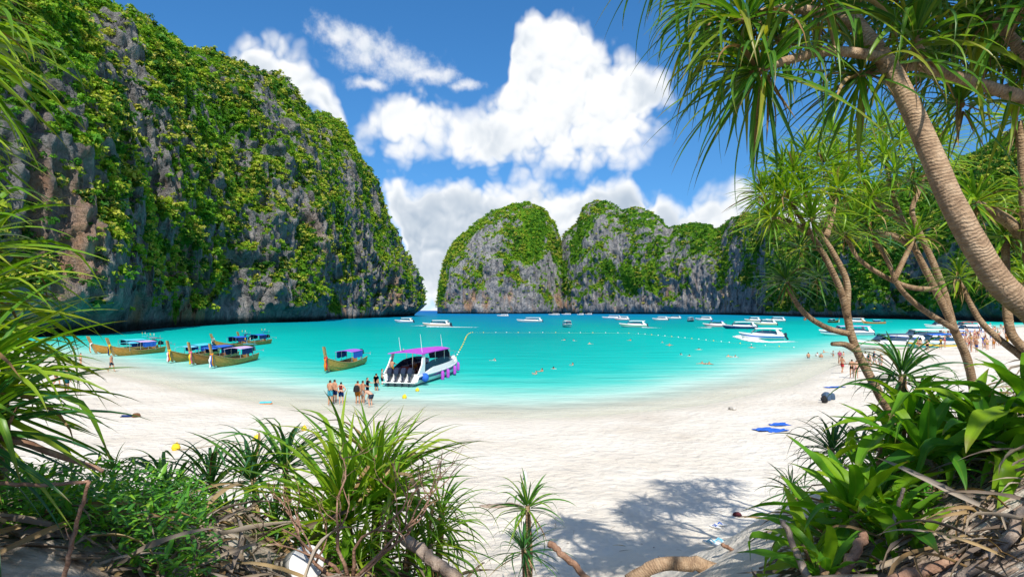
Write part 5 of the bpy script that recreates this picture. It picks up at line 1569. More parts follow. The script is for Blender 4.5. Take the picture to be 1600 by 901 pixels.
RAD = {'pel': (.15, .105), 'spi': (.125, .095), 'che': (.155, .105), 'nec': (.055, .055), 'hea': (.078, .095), 'top': (.062, .075), 'sho': (.062, .058), 'elb': (.042, .042), 'wri': (.030, .026), 'han': (.038, .018), 'hip': (.088, .092), 'kne': (.057, .057), 'ank': (.038, .042), 'toe': (.042, .026)}
BONES = [('pel', 'spi'), ('spi', 'che'), ('che', 'nec'), ('nec', 'hea'), ('hea', 'top')] + [(a + s, b + s) for s in 'LR' for a, b in (('sho', 'elb'), ('elb', 'wri'), ('wri', 'han'), ('hip', 'kne'), ('kne', 'ank'), ('ank', 'toe'))] + [('che', 'sho' + s) for s in 'LR'] + [('pel', 'hip' + s) for s in 'LR']
_body = {}
def body_data(pose):
    """one continuous skinned body for a pose -> (verts, faces, nearest bone of each vertex, place along it)"""
    if pose in _body:
        return _body[pose]
    J = skeleton(pose)
    names = list(J)
    me = bpy.data.meshes.new('body')
    me.from_pydata([J[n] for n in names], [(names.index(a), names.index(b)) for a, b in BONES], [])
    o = bpy.data.objects.new('body', me)
    COL.objects.link(o)
    sk = o.modifiers.new('skin', 'SKIN')
    sk.use_smooth_shade = True
    for i, n in enumerate(names):
        key = n if n in RAD else n[:-1]
        me.skin_vertices[0].data[i].radius = RAD[key]
        me.skin_vertices[0].data[i].use_root = (n == 'pel')
    sb = o.modifiers.new('sub', 'SUBSURF')
    sb.levels = sb.render_levels = 1
    ev = o.evaluated_get(bpy.context.evaluated_depsgraph_get())
    m2 = ev.to_mesh()
    V = np.array([v.co[:] for v in m2.vertices])
    Fc = [list(p.vertices) for p in m2.polygons]
    ev.to_mesh_clear()
    bpy.data.objects.remove(o)
    bpy.data.meshes.remove(me)
    # ---- nearest bone
    best = np.full(len(V), 1e9); bid = np.zeros(len(V), int); bt = np.zeros(len(V))
    for k, (a, b) in enumerate(BONES):
        A, Bv = np.array(J[a]), np.array(J[b])
        t = np.clip(((V - A) @ (Bv - A)) / ((Bv - A) @ (Bv - A)), 0, 1)
        d = np.linalg.norm(V - (A + t[:, None] * (Bv - A)), axis=1)
        w = d < best
        best[w], bid[w], bt[w] = d[w], k, t[w]
    # ---- fingers and nose grow out of the same mesh
    mb = MB()
    mb.add(V, Fc)
    for s in 'LR':
        w, h = Vector(J['wri' + s]), Vector(J['han' + s])
        d = (h - w).normalized()
        sd = d.cross(Vector((0, 1, 0.2))).normalized()
        if sd.length < 0.1:
            sd = Vector((1, 0, 0))
        nn = d.cross(sd)
        for q in range(4):
            b0 = h - d * 0.01 + sd * (q - 1.5) * 0.019
            Lf = (0.062, 0.072, 0.068, 0.052)[q]
            mb.tube([b0, b0 + d * Lf * 0.6 + nn * 0.006, b0 + d * Lf + nn * 0.02], [0.009, 0.008, 0.006], 5)
        b0 = w.lerp(h, 0.45) + sd * 0.03
        mb.tube([b0, b0 + d * 0.03 + sd * 0.025, b0 + d * 0.06 + sd * 0.03], [0.011, 0.010, 0.007], 5)
    hd_, tp = Vector(J['hea']), Vector(J['top'])
    u_ = (tp - hd_).normalized()
    fw = Vector((0, 1, 0)) if abs(u_.y) < 0.7 else Vector((0, 0, -1))
    mb.tube([hd_ + fw * 0.07 + u_ * 0.03, hd_ + fw * 0.105, hd_ + fw * 0.075 - u_ * 0.012], [0.008, 0.013, 0.008], 5)
    _body[pose] = (V, Fc, bid, bt, mb, J, fw, u_)
    return _body[pose]
BN = {b: i for i, b in enumerate(BONES)}
def cloth_mesh(pose, kind, mat):
    V, Fc, bid, bt, mb, J, fw, u_ = body_data(pose)
    ok = np.zeros(len(V), bool)
    def m(a, b, lo=0.0, hi=1.0):
        k = BN[(a, b)]
        ok[(bid == k) & (bt >= lo) & (bt <= hi)] = True
    off = 0.016
    if kind in ('trunks', 'brief'):
        m('pel', 'spi', 0, 0.35)
        for s in 'LR':
            m('pel', 'hip' + s)
            m('hip' + s, 'kne' + s, 0, 0.62 if kind == 'trunks' else 0.16)
        off = 0.022 if kind == 'trunks' else 0.008
    if kind in ('shirt', 'top'):
        m('spi', 'che'); m('che', 'nec', 0, 0.3); m('che', 'shoL'); m('che', 'shoR')
        if kind == 'shirt':
            m('pel', 'spi', 0.2, 1)
            m('shoL', 'elbL', 0, 0.7); m('shoR', 'elbR', 0, 0.7)
    if kind == 'bra':
        m('spi', 'che', 0.55, 1.0); m('che', 'nec', 0, 0.05)
        off = 0.01
    if kind == 'dress':
        m('pel', 'spi'); m('spi', 'che')
        for s in 'LR':
            m('pel', 'hip' + s); m('hip' + s, 'kne' + s, 0, 0.5)
        off = 0.03
    if kind == 'hair':
        H0 = np.array(J['hea'])
        rel = V - H0
        a = rel @ np.array(u_); b = rel @ np.array(fw)
        ok[np.isin(bid, [BN[('hea', 'top')], BN[('nec', 'hea')]]) & ((a > 0.055) | ((b < -0.01) & (a > -0.06)))] = True
        off = 0.016
    fs = [f for f in Fc if sum(ok[i] for i in f) >= len(f) - 1 and any(ok[i] for i in f)]
    if not fs:
        return None
    bm = bmesh.new()
    vs = {}
    me0 = bpy.data.meshes.new('tmp')
    me0.from_pydata(V.tolist(), [], Fc)
    me0.update()
    nor = np.array([v.normal[:] for v in me0.vertices])
    bpy.data.meshes.remove(me0)
    for f in fs:
        for i in f:
            if i not in vs:
                vs[i] = bm.verts.new(V[i] + nor[i] * off)
        try:
            bm.faces.new([vs[i] for i in f])
        except ValueError:
            pass
    bmesh.ops.solidify(bm, geom=list(bm.faces), thickness=0.012)
    me = bpy.data.meshes.new(kind)
    bm.to_mesh(me)
    bm.free()
    me.polygons.foreach_set('use_smooth', [True] * len(me.polygons))
    me.materials.append(mat)
    return me
_pm = {}
NAMES = {'trunks': 'swim_shorts', 'brief': 'swim_briefs', 'shirt': 'shirt', 'top': 'tank_top', 'bra': 'bikini_top', 'dress': 'beach_dress', 'hair': 'hair'}
def person(label, loc, face, pose='stand', skin=0, hair=0, wear=(('trunks', 'blue'),), height=1.7, group=None, sink=0.0):
    """face: direction the person looks, compass-like (0 = away from the camera, 90 = right)"""
    key = (pose, 'body', skin)
    if key not in _pm:
        _pm[key] = body_data(pose)[4].mesh('body', SKINS[skin], smooth=True)
    o = link('person', _pm[key], None, (loc[0], loc[1], loc[2] - sink), (0, 0, -R(face)), height / 1.7)
    tag(o, label, 'person', group)
    for kind, c in list(wear) + [('hair', hair)]:
        key = (pose, kind, c)
        if key not in _pm:
            _pm[key] = cloth_mesh(pose, kind, HAIRS[c] if kind == 'hair' else cloth(c))
        if _pm[key]:
            link(NAMES[kind], _pm[key], o)
    return o
def beach_at(px, py):
    p = gspot(px, py)
    if p.z < -0.02 or p.y > 200:
        q = gnd(px, py)
        return Vector((q.x, q.y, max(gz(q.x, q.y), -0.35)))
    return p
for lab, px, py, fc, pose, sk, hr, wr, ht in [
    ('man in bright blue swim shorts seen from behind, leftmost by the speedboat', 516, 632, 20, 'phone', 0, 0, (('trunks', 'cyan'),), 1.78),
    ('man in dark shorts half hidden behind the one in bright blue shorts', 523, 628, 30, 'stand', 0, 0, (('trunks', 'navy'),), 1.74),
    ('woman in maroon top and blue shorts behind the tall blades', 533, 630, 5, 'hips', 1, 0, (('top', 'red'), ('trunks', 'blue')), 1.62),
    ('man with a dark backpack on his bare back', 559, 630, 15, 'stand', 0, 1, (('trunks', 'orange'),), 1.74),
    ('sunburnt man in pale shorts right of the backpacker', 567, 629, 40, 'reach', 0, 1, (('trunks', 'white'),), 1.74),
    ('person in long navy rash shirt reaching towards the boat', 574, 616, 60, 'reach', 1, 0, (('shirt', 'navy'), ('trunks', 'navy')), 1.66),
    ('man in navy shirt and light blue shorts at the port quarter of the boat', 588, 610, 30, 'stand', 0, 0, (('shirt', 'navy'), ('trunks', 'sky')), 1.74),
    ('person bending down in black and white shorts', 579, 633, -60, 'bend', 1, 2, (('trunks', 'slate'),), 1.68),
    ('person in pale shirt standing in the water by the boat side', 597, 600, 70, 'stand', 1, 0, (('shirt', 'white'), ('trunks', 'navy')), 1.7),
    ('man in dark shorts walking alone on the left sand', 174, 580, 95, 'walk', 0, 0, (('trunks', 'slate'),), 1.75),
    ('woman standing at the water edge left of the walking man', 126, 574, 30, 'hips', 1, 1, (('brief', 'orange'), ('bra', 'orange')), 1.64),
    ('bather in pale shirt wading by the leftmost prow', 115, 556, 60, 'reach', 1, 0, (('shirt', 'white'), ('brief', 'navy')), 1.7),
    ('person in teal shorts seen through the left blades', 104, 614, 10, 'stand', 0, 0, (('trunks', 'teal'),), 1.76),
    ('person in dark briefs through the left blades, nearer the edge', 88, 606, 60, 'walk', 0, 0, (('brief', 'slate'),), 1.7),
    ('boy in red shorts walking at the water edge on the right', 1316, 583, 60, 'walk', 0, 0, (('trunks', 'red'),), 1.66),
    ('woman in dark bikini beside the forked trunk', 1331, 591, 20, 'phone', 0, 1, (('brief', 'black'), ('bra', 'black')), 1.7),
    ('woman in pale bikini next to the forked trunk', 1338, 591, 40, 'stand', 1, 2, (('brief', 'pink'), ('bra', 'pink')), 1.62),
    ('person in pink top stepping out of the water on the right', 1312, 568, 200, 'walk', 0, 0, (('shirt', 'pink'), ('brief', 'white')), 1.6),
    ('man in white shirt behind the forked trunk', 1352, 574, 20, 'stand', 1, 0, (('shirt', 'white'), ('trunks', 'grey')), 1.72),
    ('person in teal top behind the forked trunk', 1358, 576, 70, 'stand', 1, 0, (('top', 'teal'), ('brief', 'black')), 1.66),
    ('person in blue shirt farther behind the forked trunk', 1366, 573, 120, 'walk', 0, 0, (('shirt', 'blue'), ('trunks', 'white')), 1.7),
    ('woman in white dress right of the forked trunk', 1376, 578, 250, 'stand', 1, 1, (('dress', 'white'),), 1.66),
    ('pair of bathers by the teal hull, left one', 1434, 545, 20, 'hips', 0, 0, (('brief', 'red'), ('bra', 'red')), 1.68),
    ('pair of bathers by the teal hull, right one', 1438, 546, 30, 'stand', 1, 1, (('brief', 'black'), ('bra', 'black')), 1.66),
    ('man in black shorts wading beyond the spiky fan', 1449, 548, 0, 'stand', 1, 0, (('trunks', 'black'),), 1.75),
    ('person in yellow vest wading near the beached boats', 1470, 545, 40, 'reach', 0, 0, (('shirt', 'yellow'), ('brief', 'navy')), 1.7),
    ('person in blue vest wading near the beached boats', 1481, 541, 40, 'reach', 0, 0, (('shirt', 'blue'), ('brief', 'navy')), 1.7),
    ('person in pink shirt wading beside the yellow vest', 1476, 543, 160, 'stand', 1, 0, (('shirt', 'pink'), ('brief', 'white')), 1.66)]:
    p = beach_at(px, py)
    person(lab, p, fc, pose, sk, hr, wr, ht)
# two people on the speedboat itself
bx_ = hero.matrix_basis
p = bx_ @ Vector((-1.15, yy0 + 0.75, 0.45))
person('woman with bare shoulders standing in the stern of the purple-roofed boat', p, 20, 'reach', 0, 1, (('brief', 'yellow'), ('bra', 'yellow')), 1.66)
p = bx_ @ Vector((-0.5, yy0 + 4.1, 0.42))
person('passenger in orange vest under the purple roof', p, 150, 'sit', 0, 0, (('shirt', 'orange'), ('trunks', 'navy')), 1.7)
p = bx_ @ Vector((0.8, yy0 + 5.6, 0.42))
person('passenger in blue shirt under the purple roof', p, 190, 'sit', 0, 0, (('shirt', 'blue'), ('trunks', 'navy')), 1.7)
# helmsmen with raised arms on the outer longtails
p = gnd(383, 541)
person('boatman in blue shirt standing on the outermost longtail', (p.x, p.y, 0.55), 30, 'wave', 2, 0, (('shirt', 'blue'), ('trunks', 'navy')), 1.72)
p = gnd(333, 548)
person('boatman in white shirt and dark vest on the longtail behind the beached ones', (p.x, p.y, 0.5), 200, 'hips', 2, 0, (('shirt', 'white'), ('trunks', 'slate')), 1.72)

# bathers: the body stands in the water, head and shoulders out
sw = [('bather alone in mid water, right of the float line corner', 773, 563, .30), ('left one of two close bathers in pale tops', 838, 584, .34), ('right one of two close bathers in pale tops', 847, 580, .36), ('bather just right of the close pair', 865, 576, .26), ('bather in white cap farther right', 895, 570, .30),
      ('bather left of two beyond the float line middle', 882, 531, .3), ('bather right of two beyond the float line middle', 896, 532, .3), ('bather with pale float below the middle of the float line', 921, 537, .3), ('snorkeller below the green-striped speedboat', 985, 532, .4), ('distant bather left of a standing one', 1035, 535, .26), ('bather with arms up inside the float line', 1046, 540, .45), ('bather near the float line before the red boat', 1092, 546, .3),
      ('left of two bathers splashing on their fronts', 1064, 554, .26), ('right of two bathers splashing on their fronts', 1077, 556, .26), ('left of three dark-haired bathers', 1097, 568, .32), ('smallest of three dark-haired bathers', 1103, 569, .2), ('right of three dark-haired bathers', 1108, 569, .36), ('left of two bathers below the navy boat', 1138, 557, .32), ('right of two bathers below the navy boat', 1149, 558, .34), ('dark bather at the end of the float line', 1174, 543, .34),
      ('man standing waist-deep, leftmost of the wading row', 1263, 559, .75), ('stooping bather second in the wading row', 1277, 556, .55), ('white-topped bather third in the wading row', 1283, 558, .55), ('bather behind the wading row', 1287, 551, .45), ('man in dark shorts in the wading row', 1302, 556, .75), ('bather with blue float at the right of the wading row', 1318, 555, .55)]
for i, (lab, px, py, out) in enumerate(sw):
    p = gnd(px, py)
    r = random.Random(i * 3 + 1)
    person(lab, (p.x, p.y, out - 1.68), r.uniform(-170, 170), 'swim' if out < 0.5 else 'phone', i % 2, 0, ((('shirt', ['white', 'navy', 'grey'][i % 3]),) if i % 3 == 0 else (('trunks', 'navy'),)), 1.72, 'bathers in the bay')
# the crowd on the far right beach
r = random.Random(5)
cols_ = ['red', 'blue', 'white', 'pink', 'black', 'yellow', 'teal', 'navy', 'orange', 'sky', 'green', 'lilac']
poses_ = ['stand', 'walk', 'hips', 'phone', 'wave', 'reach']
n = 0
while n < 120:
    px = r.triangular(1440, 1600, 1540)
    py = 505 + r.random() ** 1.1 * (48 - 22 * abs(px - 1530) / 90)
    if px < 1470 and py < 530:
        continue
    p = beach_at(px, max(py, 506))
    c1, c2 = r.choice(cols_), r.choice(cols_)
    wr = r.choice([(('trunks', c1),), (('brief', c1), ('bra', c1)), (('shirt', c2), ('trunks', c1)), (('trunks', c1),)])
    lab = 'crowd member in ' + ' and '.join({'sky': 'light blue'}.get(c_, c_) + ' ' + {'trunks': 'shorts', 'brief': 'bikini', 'shirt': 'shirt', 'bra': 'bikini'}[k_] for k_, c_ in (wr[:1] if wr[0][0] == 'brief' else wr)) + ' in the far right crowd'
    ps = r.choice(poses_)
    lab = lab.replace('crowd member', {'stand': 'person standing', 'walk': 'person walking', 'hips': 'person with hands on hips', 'phone': 'person with both hands raised', 'wave': 'person waving', 'reach': 'person reaching out'}[ps])
    person(lab, p, r.uniform(0, 360), ps, r.randrange(2), r.randrange(2), wr, r.uniform(1.55, 1.8), 'crowd on the far right beach')
    n += 1
# ================================================================== FOREGROUND DEBRIS, HERBS, BEACH THINGS
def stick(label, pts, r0, r1, mat=None, name='dead_branch', cat='branch', n=18, seg=8, stubs=0, group='dead branches lying on the dune'):
    P = [at(*p) if len(p) == 3 and p[0] > 12 or p[0] < -8 else Vector(p) for p in pts]
    root = P[0].copy()
    r = random.Random(len(label))
    S_ = spline(P, n)
    S_ = [s + Vector((r.uniform(-1, 1), r.uniform(-1, 1), r.uniform(-1, 1))) * r0 * 0.35 for s in S_]
    mb = MB().tube([s - root for s in S_], [r0 + (r1 - r0) * i / (n - 1) for i in range(n)], seg, True, 0.10, seed=len(label))
    o = mb.build(name, mat or M_DRY, None, smooth=True, loc=root)
    tag(o, label, cat, group)
    for k in range(stubs):
        i = r.randrange(3, n - 3)
        p = S_[i] - root
        d = Vector((r.uniform(-1, 1), r.uniform(-0.5, 0.5), r.uniform(0, 1))).normalized()
        MB().tube([p, p + d * r0 * 5, p + d * r0 * 9 + Vector((0, 0, 0.02))], [r0 * 0.5, r0 * 0.35, r0 * 0.15], 6).build('twig', mat or M_DRY, o, smooth=True)
    return o
stick('long smooth pale branch lying across the bottom left corner', [(-40, 842, 4.0), (40, 858, 4.0), (140, 880, 4.0), (260, 906, 4.0)], 0.040, 0.028, M_DRY)
stick('branch with a broken stub pointing in from the left edge', [(-30, 676, 3.3), (35, 690, 3.3), (95, 710, 3.3), (162, 736, 3.3)], 0.026, 0.012, M_TWIG, stubs=2)
stick('thin straight stick from the left edge meeting an upright one', [(-20, 752, 3.2), (50, 757, 3.2), (140, 752, 3.2)], 0.011, 0.009, M_TWIG)
stick('upright stick leaning at the bottom left, over the pale branch', [(139, 752, 3.2), (122, 810, 3.2), (112, 850, 3.2), (96, 920, 3.2)], 0.009, 0.013, M_TWIG, stubs=1)
stick('rough grey log behind the herbs at the left', [(-30, 778, 4.4), (40, 795, 4.4), (90, 815, 4.4), (128, 850, 4.4)], 0.055, 0.045, M_DRY, name='driftwood_log', cat='log')
stick('sawn log with a round end sloping down at the lower left', [(250, 808, 5.4), (290, 845, 5.2), (330, 880, 5.0), (360, 915, 4.8)], 0.065, 0.06, M_DRY, name='driftwood_log', cat='log')
stick('weathered log sloping down in front of the tall bright bush', [(632, 842, 5.2), (670, 870, 5.1), (715, 905, 5.0)], 0.05, 0.055, M_DRY, name='driftwood_log', cat='log')
stick('brown stick beside the young pandanus at the bottom', [(858, 848, 7.2), (885, 872, 7.1), (925, 908, 7.0)], 0.04, 0.035, M_TWIG)
stick('arched root with a scarred top at the bottom centre right', [(985, 905, 6.4), (1030, 884, 6.4), (1075, 880, 6.4), (1110, 888, 6.4), (1150, 912, 6.4)], 0.07, 0.085, M_BARK, name='exposed_root', cat='root')
stick('short dark stick on the shaded sand left of the lilies', [(1128, 850, 6.6), (1150, 862, 6.6), (1172, 878, 6.5)], 0.022, 0.018, M_TWIG)
stick('grey crooked branch rising among the lily leaves', [(1222, 812, 4.1), (1240, 850, 4.0), (1252, 880, 3.9), (1268, 915, 3.8)], 0.018, 0.028, M_DRY)
stick('smooth brown branch standing in the lilies', [(1352, 835, 3.9), (1330, 870, 3.8), (1305, 915, 3.7)], 0.030, 0.034, M_TWIG)
stick('thin upright twig before the lilies', [(1412, 762, 4.0), (1400, 800, 4.0), (1388, 850, 3.9)], 0.011, 0.014, M_DRY)
stick('curved root running down the sand bank at the right edge', [(1640, 760, 3.5), (1600, 800, 3.5), (1565, 850, 3.4), (1500, 905, 3.3)], 0.035, 0.028, M_DRY, name='exposed_root', cat='root')
stick('thick dark root low on the right bank', [(1600, 830, 3.7), (1530, 860, 3.6), (1440, 890, 3.5), (1380, 915, 3.4)], 0.028, 0.035, M_TWIG, name='exposed_root', cat='root')
stick('leaning pale stem behind the lily clump', [(1380, 690, 5.4), (1372, 735, 5.3), (1362, 780, 5.2)], 0.030, 0.034, M_TWIG)
def bare_bush():
    base = at(548, 905, 4.6)
    o = thing('bare_bush', 'leafless pinkish-brown twigs tangled in front of the tall bright bush', 'bush', base)
    r = random.Random(12)
    def grow(mb, p, d, L, rad, lev):
        pts = [p]
        q, dd = p.copy(), d.copy()
        for i in range(5):
            dd = (dd + Vector((r.uniform(-0.45, 0.45), r.uniform(-0.25, 0.25), r.uniform(-0.3, 0.35)))).normalized()
            q = q + dd * L / 5
            pts.append(q.copy())
        mb.tube(pts, [rad * (1 - 0.13 * i) for i in range(6)], 6)
        if lev:
            for k in range(r.choice([2, 3])):
                i = r.randrange(2, 6)
                e = (dd + Vector((r.uniform(-1, 1), r.uniform(-0.4, 0.4), r.uniform(-0.3, 0.9)))).normalized()
                grow(mb, pts[i], e, L * r.uniform(0.5, 0.75), rad * 0.55, lev - 1)
    for k, (dx, dz) in enumerate(((-0.75, 0.75), (-0.25, 1), (0.25, 1), (0.8, 0.45), (-1, 0.35), (0.5, 0.8))):
        mb = MB()
        grow(mb, Vector((dx * 0.06, 0, 0)), Vector((dx, 0.05, dz)).normalized(), 0.62, 0.017, 3)
        mb.build('bough', M_TWIG, o, smooth=True)
bare_bush()

def on_ground(n, u0, u1, d0, d1, r):
    d = np.array([d0 + (d1 - d0) * r.random() ** 1.2 for _ in range(n)])
    x = np.array([(r.uniform(u0, u1) - 800) / F for _ in range(n)]) * d
    return [Vector(v) for v in np.stack([x, d, ground_z(x, d)], -1).tolist()]
def litter(label, n, u0, u1, d0, d1, kinds, size, seed):
    r = random.Random(seed)
    lv = Leaves()
    for p in on_ground(n, u0, u1, d0, d1, r):
        e = r.choice([0, 0, 25, -30])
        k = r.choice(kinds)
        lv.L.append((k, (e, r.randrange(3)), p + Vector((0, 0, r.uniform(0.0, 0.12))), (r.uniform(-1.2, 1.2), R(r.uniform(-18, 6)), r.uniform(0, 6.28)), r.uniform(*size), None, r.random()))
    o = link('leaf_litter', lv.joined(lv.L, Vector((0, 0, 0))))
    tag(o, label, 'leaf litter', kind='stuff')
litter('dry grey and brown blades heaped along the foot of the bushes', 850, -40, 780, 3.6, 7.6, ['grey', 'grey', 'dead'], (0.3, 0.95), 3)
litter('dry blades and straw on the bank at the right', 420, 1230, 1680, 3.2, 6.0, ['grey', 'grey', 'dead'], (0.25, 0.7), 4)
litter('few dry leaves scattered on the shaded sand', 40, 860, 1200, 8.0, 16.0, ['dead', 'grey'], (0.12, 0.3), 5)
def roots():
    r = random.Random(8)
    mb = MB()
    for _ in range(260):
        d = r.uniform(3.1, 5.6)
        x = (r.uniform(1330, 1690) - 800) / F * d
        a = r.uniform(2.5, 3.7)
        xs, ds = [], []
        for i in range(9):
            xs.append(x)
            ds.append(d)
            a += r.uniform(-0.22, 0.22)
            x += math.cos(a) * 0.11
            d += math.sin(a) * 0.06 - 0.02
        zs = ground_z(np.array(xs), np.array(ds)) + 0.012
        mb.tube(list(zip(xs, ds, zs)), [r.uniform(0.004, 0.013)] * 9, 4)
    o = mb.build('fine_roots', M_DRY, None, smooth=True)
    tag(o, 'thin straw-like roots running down the sand bank at the right', 'roots', kind='stuff')
roots()
# herbs: opposite lance leaves on thin stems
M_HERB = mat_leaf('herb_leaf', [(0.0, (0.05, 0.20, 0.03)), (0.4, (0.08, 0.30, 0.03)), (0.75, (0.15, 0.40, 0.025)), (1.0, (0.28, 0.46, 0.03))], 0.35)
pool('herb', M_HERB, 0.19, 0.3, (20, 70), None, segs=5, belly=0.35)
def herbs(label, n, u0, u1, d0, d1, hh, seed):
    r = random.Random(seed)
    lv = Leaves()
    mb = MB()
    for p in on_ground(n, u0, u1, d0, d1, r):
        h = r.uniform(*hh)
        t_ = p + Vector((r.uniform(-0.12, 0.12), r.uniform(-0.1, 0.1), h))
        mb.tube([p, p.lerp(t_, 0.5) + Vector((0.01, 0, 0.02)), t_], [0.004, 0.003, 0.002], 4)
        for k in range(8):
            q = p.lerp(t_, 0.25 + 0.75 * k / 7)
            lv.L.append(('herb', (r.choice([0, 25, 25, 50]), r.randrange(3)), q, (r.uniform(-0.4, 0.4), R(r.uniform(-10, 10)), k * 2.4 + r.uniform(-0.4, 0.4)), r.uniform(0.07, 0.15), None, r.random()))
    o = link('ground_herbs', lv.joined(lv.L, Vector((0, 0, 0))))
    tag(o, label, 'herbs', kind='stuff')
herbs('soft green leafy herbs covering the dune at the lower left', 600, -60, 320, 3.8, 6.8, (0.12, 0.5), 21)
herbs('sprigs of green herb between the bright bush and the young pandanus', 90, 480, 800, 5.4, 7.0, (0.1, 0.35), 22)
herbs('green herb sprigs on the right bank among the lilies', 70, 1300, 1640, 4.2, 6.4, (0.1, 0.4), 23)
# young palm
def palm_sprout():
    base = on(182, 5.4)
    o = thing('palm_seedling', 'young fan of palm leaflets above the herbs at the left', 'plant', base)
    top = at(178, 735, 5.4) - base
    MB().tube([(0, 0, 0), top * 0.6, top], [0.018, 0.014, 0.01], 7).build('stem', M_PAND, o, smooth=True)
    r = random.Random(3)
    for k in range(13):
        a = -75 + 150 * k / 12
        link('leaflet', pool_mesh('crin' if k % 3 == 0 else 'lit', (75 if abs(a) < 30 else 50 if abs(a) < 60 else 25, k % 3)), o, top, (0, 0, 0 if a > 0 else math.pi), r.uniform(0.24, 0.36)).rotation_euler.z += r.uniform(-0.4, 0.4)
palm_sprout()
def bucket():
    p = at(462, 880, 4.9)
    o = thing('plastic_bucket', 'white plastic bucket lying half buried in the litter', 'bucket', p)
    o.rotation_euler = (R(70), R(25), R(30))
    MB().lathe([(0.105, 0), (0.125, 0.26), (0.117, 0.26), (0.098, 0.02)], (0, 0, 0), 20).build('wall', paint('scuffed_plastic', (0.5, 0.49, 0.46), 0.5, 0.3, vary=0.2), o, smooth=True)
    MB().lathe([(0.126, 0.235), (0.136, 0.24), (0.136, 0.262), (0.126, 0.266)], (0, 0, 0), 20).build('rim', P_WHITE, o, smooth=True)
bucket()

# ------------------------------------------------------------------ things left on the beach
def towel(label, px, py, w, h, rz, c, group='blue towels spread on the sand'):
    p = gspot(px, py)
    nx, ny = 14, 10
    V = []
    for i in range(nx):
        for j in range(ny):
            x, y = (i / (nx - 1) - 0.5) * w, (j / (ny - 1) - 0.5) * h
            q = fbm(np.array([[x * 3 + px, y * 3, 0.5]]), 2, 4)[0]
            X = p.x + x * math.cos(rz) - y * math.sin(rz) + 0.16 * q
            Y = p.y + x * math.sin(rz) + y * math.cos(rz) + 0.06 * math.sin(x * 7)
            V.append((X, Y, 0.03 + 0.07 * abs(q)))
    V = np.array(V)
    V[:, 2] += ground_z(V[:, 0], V[:, 1])
    V -= np.array(p)
    n = len(V)
    Fq = grid_faces(nx, ny)
    V2 = np.concatenate([V, V - np.array([0, 0, 0.015])])
    me = np_mesh('towel', V2, np.concatenate([Fq, Fq[:, ::-1] + n]), cloth(c), True)
    tag(link('beach_towel', me, None, p), label, 'towel', group)
towel('left one of three blue towels spread together', 1194, 671, 1.0, 0.7, 0.3, 'blue')
towel('upper right one of three blue towels spread together', 1218, 664, 1.0, 0.7, 0.2, 'blue')
towel('lower right one of three blue towels, a dark red edge beside it', 1214, 673, 0.8, 0.6, -0.1, 'blue')
towel('single blue towel near the water, left of the forked trunk', 1303, 605, 1.4, 0.8, 0.2, 'blue')
def bag(label, px, py, s, c, rz=0.0, p=None, group='bags left on the sand'):
    p = p or gspot(px, py)
    o = thing('backpack', label, 'bag', p, rz, group)
    secs = [[(a * w * s, b * d * s, z * s) for a, b in ((-1, -1), (0, -1.15), (1, -1), (1.1, 0), (1, 1), (0, 1.1), (-1, 1), (-1.1, 0))] for z, w, d in ((0, .16, .10), (.06, .19, .13), (.25, .18, .13), (.40, .14, .10), (.46, .06, .05))]
    MB().loft(secs, True).build('pack', cloth(c), o)
    MB().loft([[(a * w * s, (-0.14 - b * .05) * s, z * s) for a, b in ((-1, 0), (1, 0), (1, 1), (-1, 1))] for z, w in ((.05, .12), (.2, .12), (.24, .08))], True).build('pocket', cloth(c), o)
    for sx in (-1, 1):
        MB().tube([(sx * .09 * s, .10 * s, .40 * s), (sx * .11 * s, .2 * s, .3 * s), (sx * .12 * s, .12 * s, .08 * s)], 0.018 * s, 5).build('strap', cloth('black'), o)
    return o
bag('tallest of the dark bags heaped on the sand right of the water edge', 1291, 626, 1.25, 'slate', 0.4)
bag('smaller dark bag at the right of the heap', 1300, 624, 0.95, 'slate', -0.5)
bag('dark bag lying low at the front of the heap', 1288, 629, 1.0, 'black', 1.0)
q = beach_at(559, 630)
bag('black backpack worn by the man with the bare back', 0, 0, 0.95, 'black', math.pi * 1.0, Vector((q.x - 0.03, q.y - 0.24, q.z + 0.98)), None)
towel('dark blue cloth dropped on the left sand', 205, 650, 0.9, 0.5, 0.3, 'navy', None)
bag('brown bag lying beside the dark blue cloth', 213, 651, 0.75, 'brown', 0.8, None, None).scale = (1.3, 1, 0.6)
def float_(label, px, py, r0, c, group):
    p = gspot(px, py) if py > 560 and px < 640 and py > 640 else (gnd(px, py) if py < 640 else gspot(px, py))
    o = thing('float_buoy', label, 'buoy', (p.x, p.y, max(p.z, 0.0) + r0 * 0.6), 0, group)
    MB().lathe([(0.02, -r0), (r0 * .7, -r0 * .75), (r0, 0), (r0 * .7, r0 * .75), (0.02, r0)], (0, 0, 0), 12).build('ball', cloth(c), o, smooth=True)
    MB().tube([(0, 0, r0 * .9), (0.05 * r0, 0, r0 * 1.2), (0.3 * r0, 0, r0 * 1.25), (0.35 * r0, 0, r0 * .9)], r0 * .1, 5).build('eye_ring', cloth(c), o)
    return o
float_('yellow float buoy washed up on the left sand', 275, 703, 0.17, 'yellow', 'yellow float buoys on the sand')
float_('yellow float buoy on the sand, by the dark bush tips', 401, 688, 0.15, 'yellow', 'yellow float buoys on the sand')
float_('yellow float buoy on the sand nearest the tall blades', 475, 672, 0.14, 'yellow', 'yellow float buoys on the sand')
float_('yellow float buoy in the shallows below the speedboat stern', 632, 622, 0.17, 'yellow', 'yellow float buoys in the shallows')
float_('yellow float buoy at the starboard quarter of the speedboat', 652, 611, 0.16, 'yellow', 'yellow float buoys in the shallows')
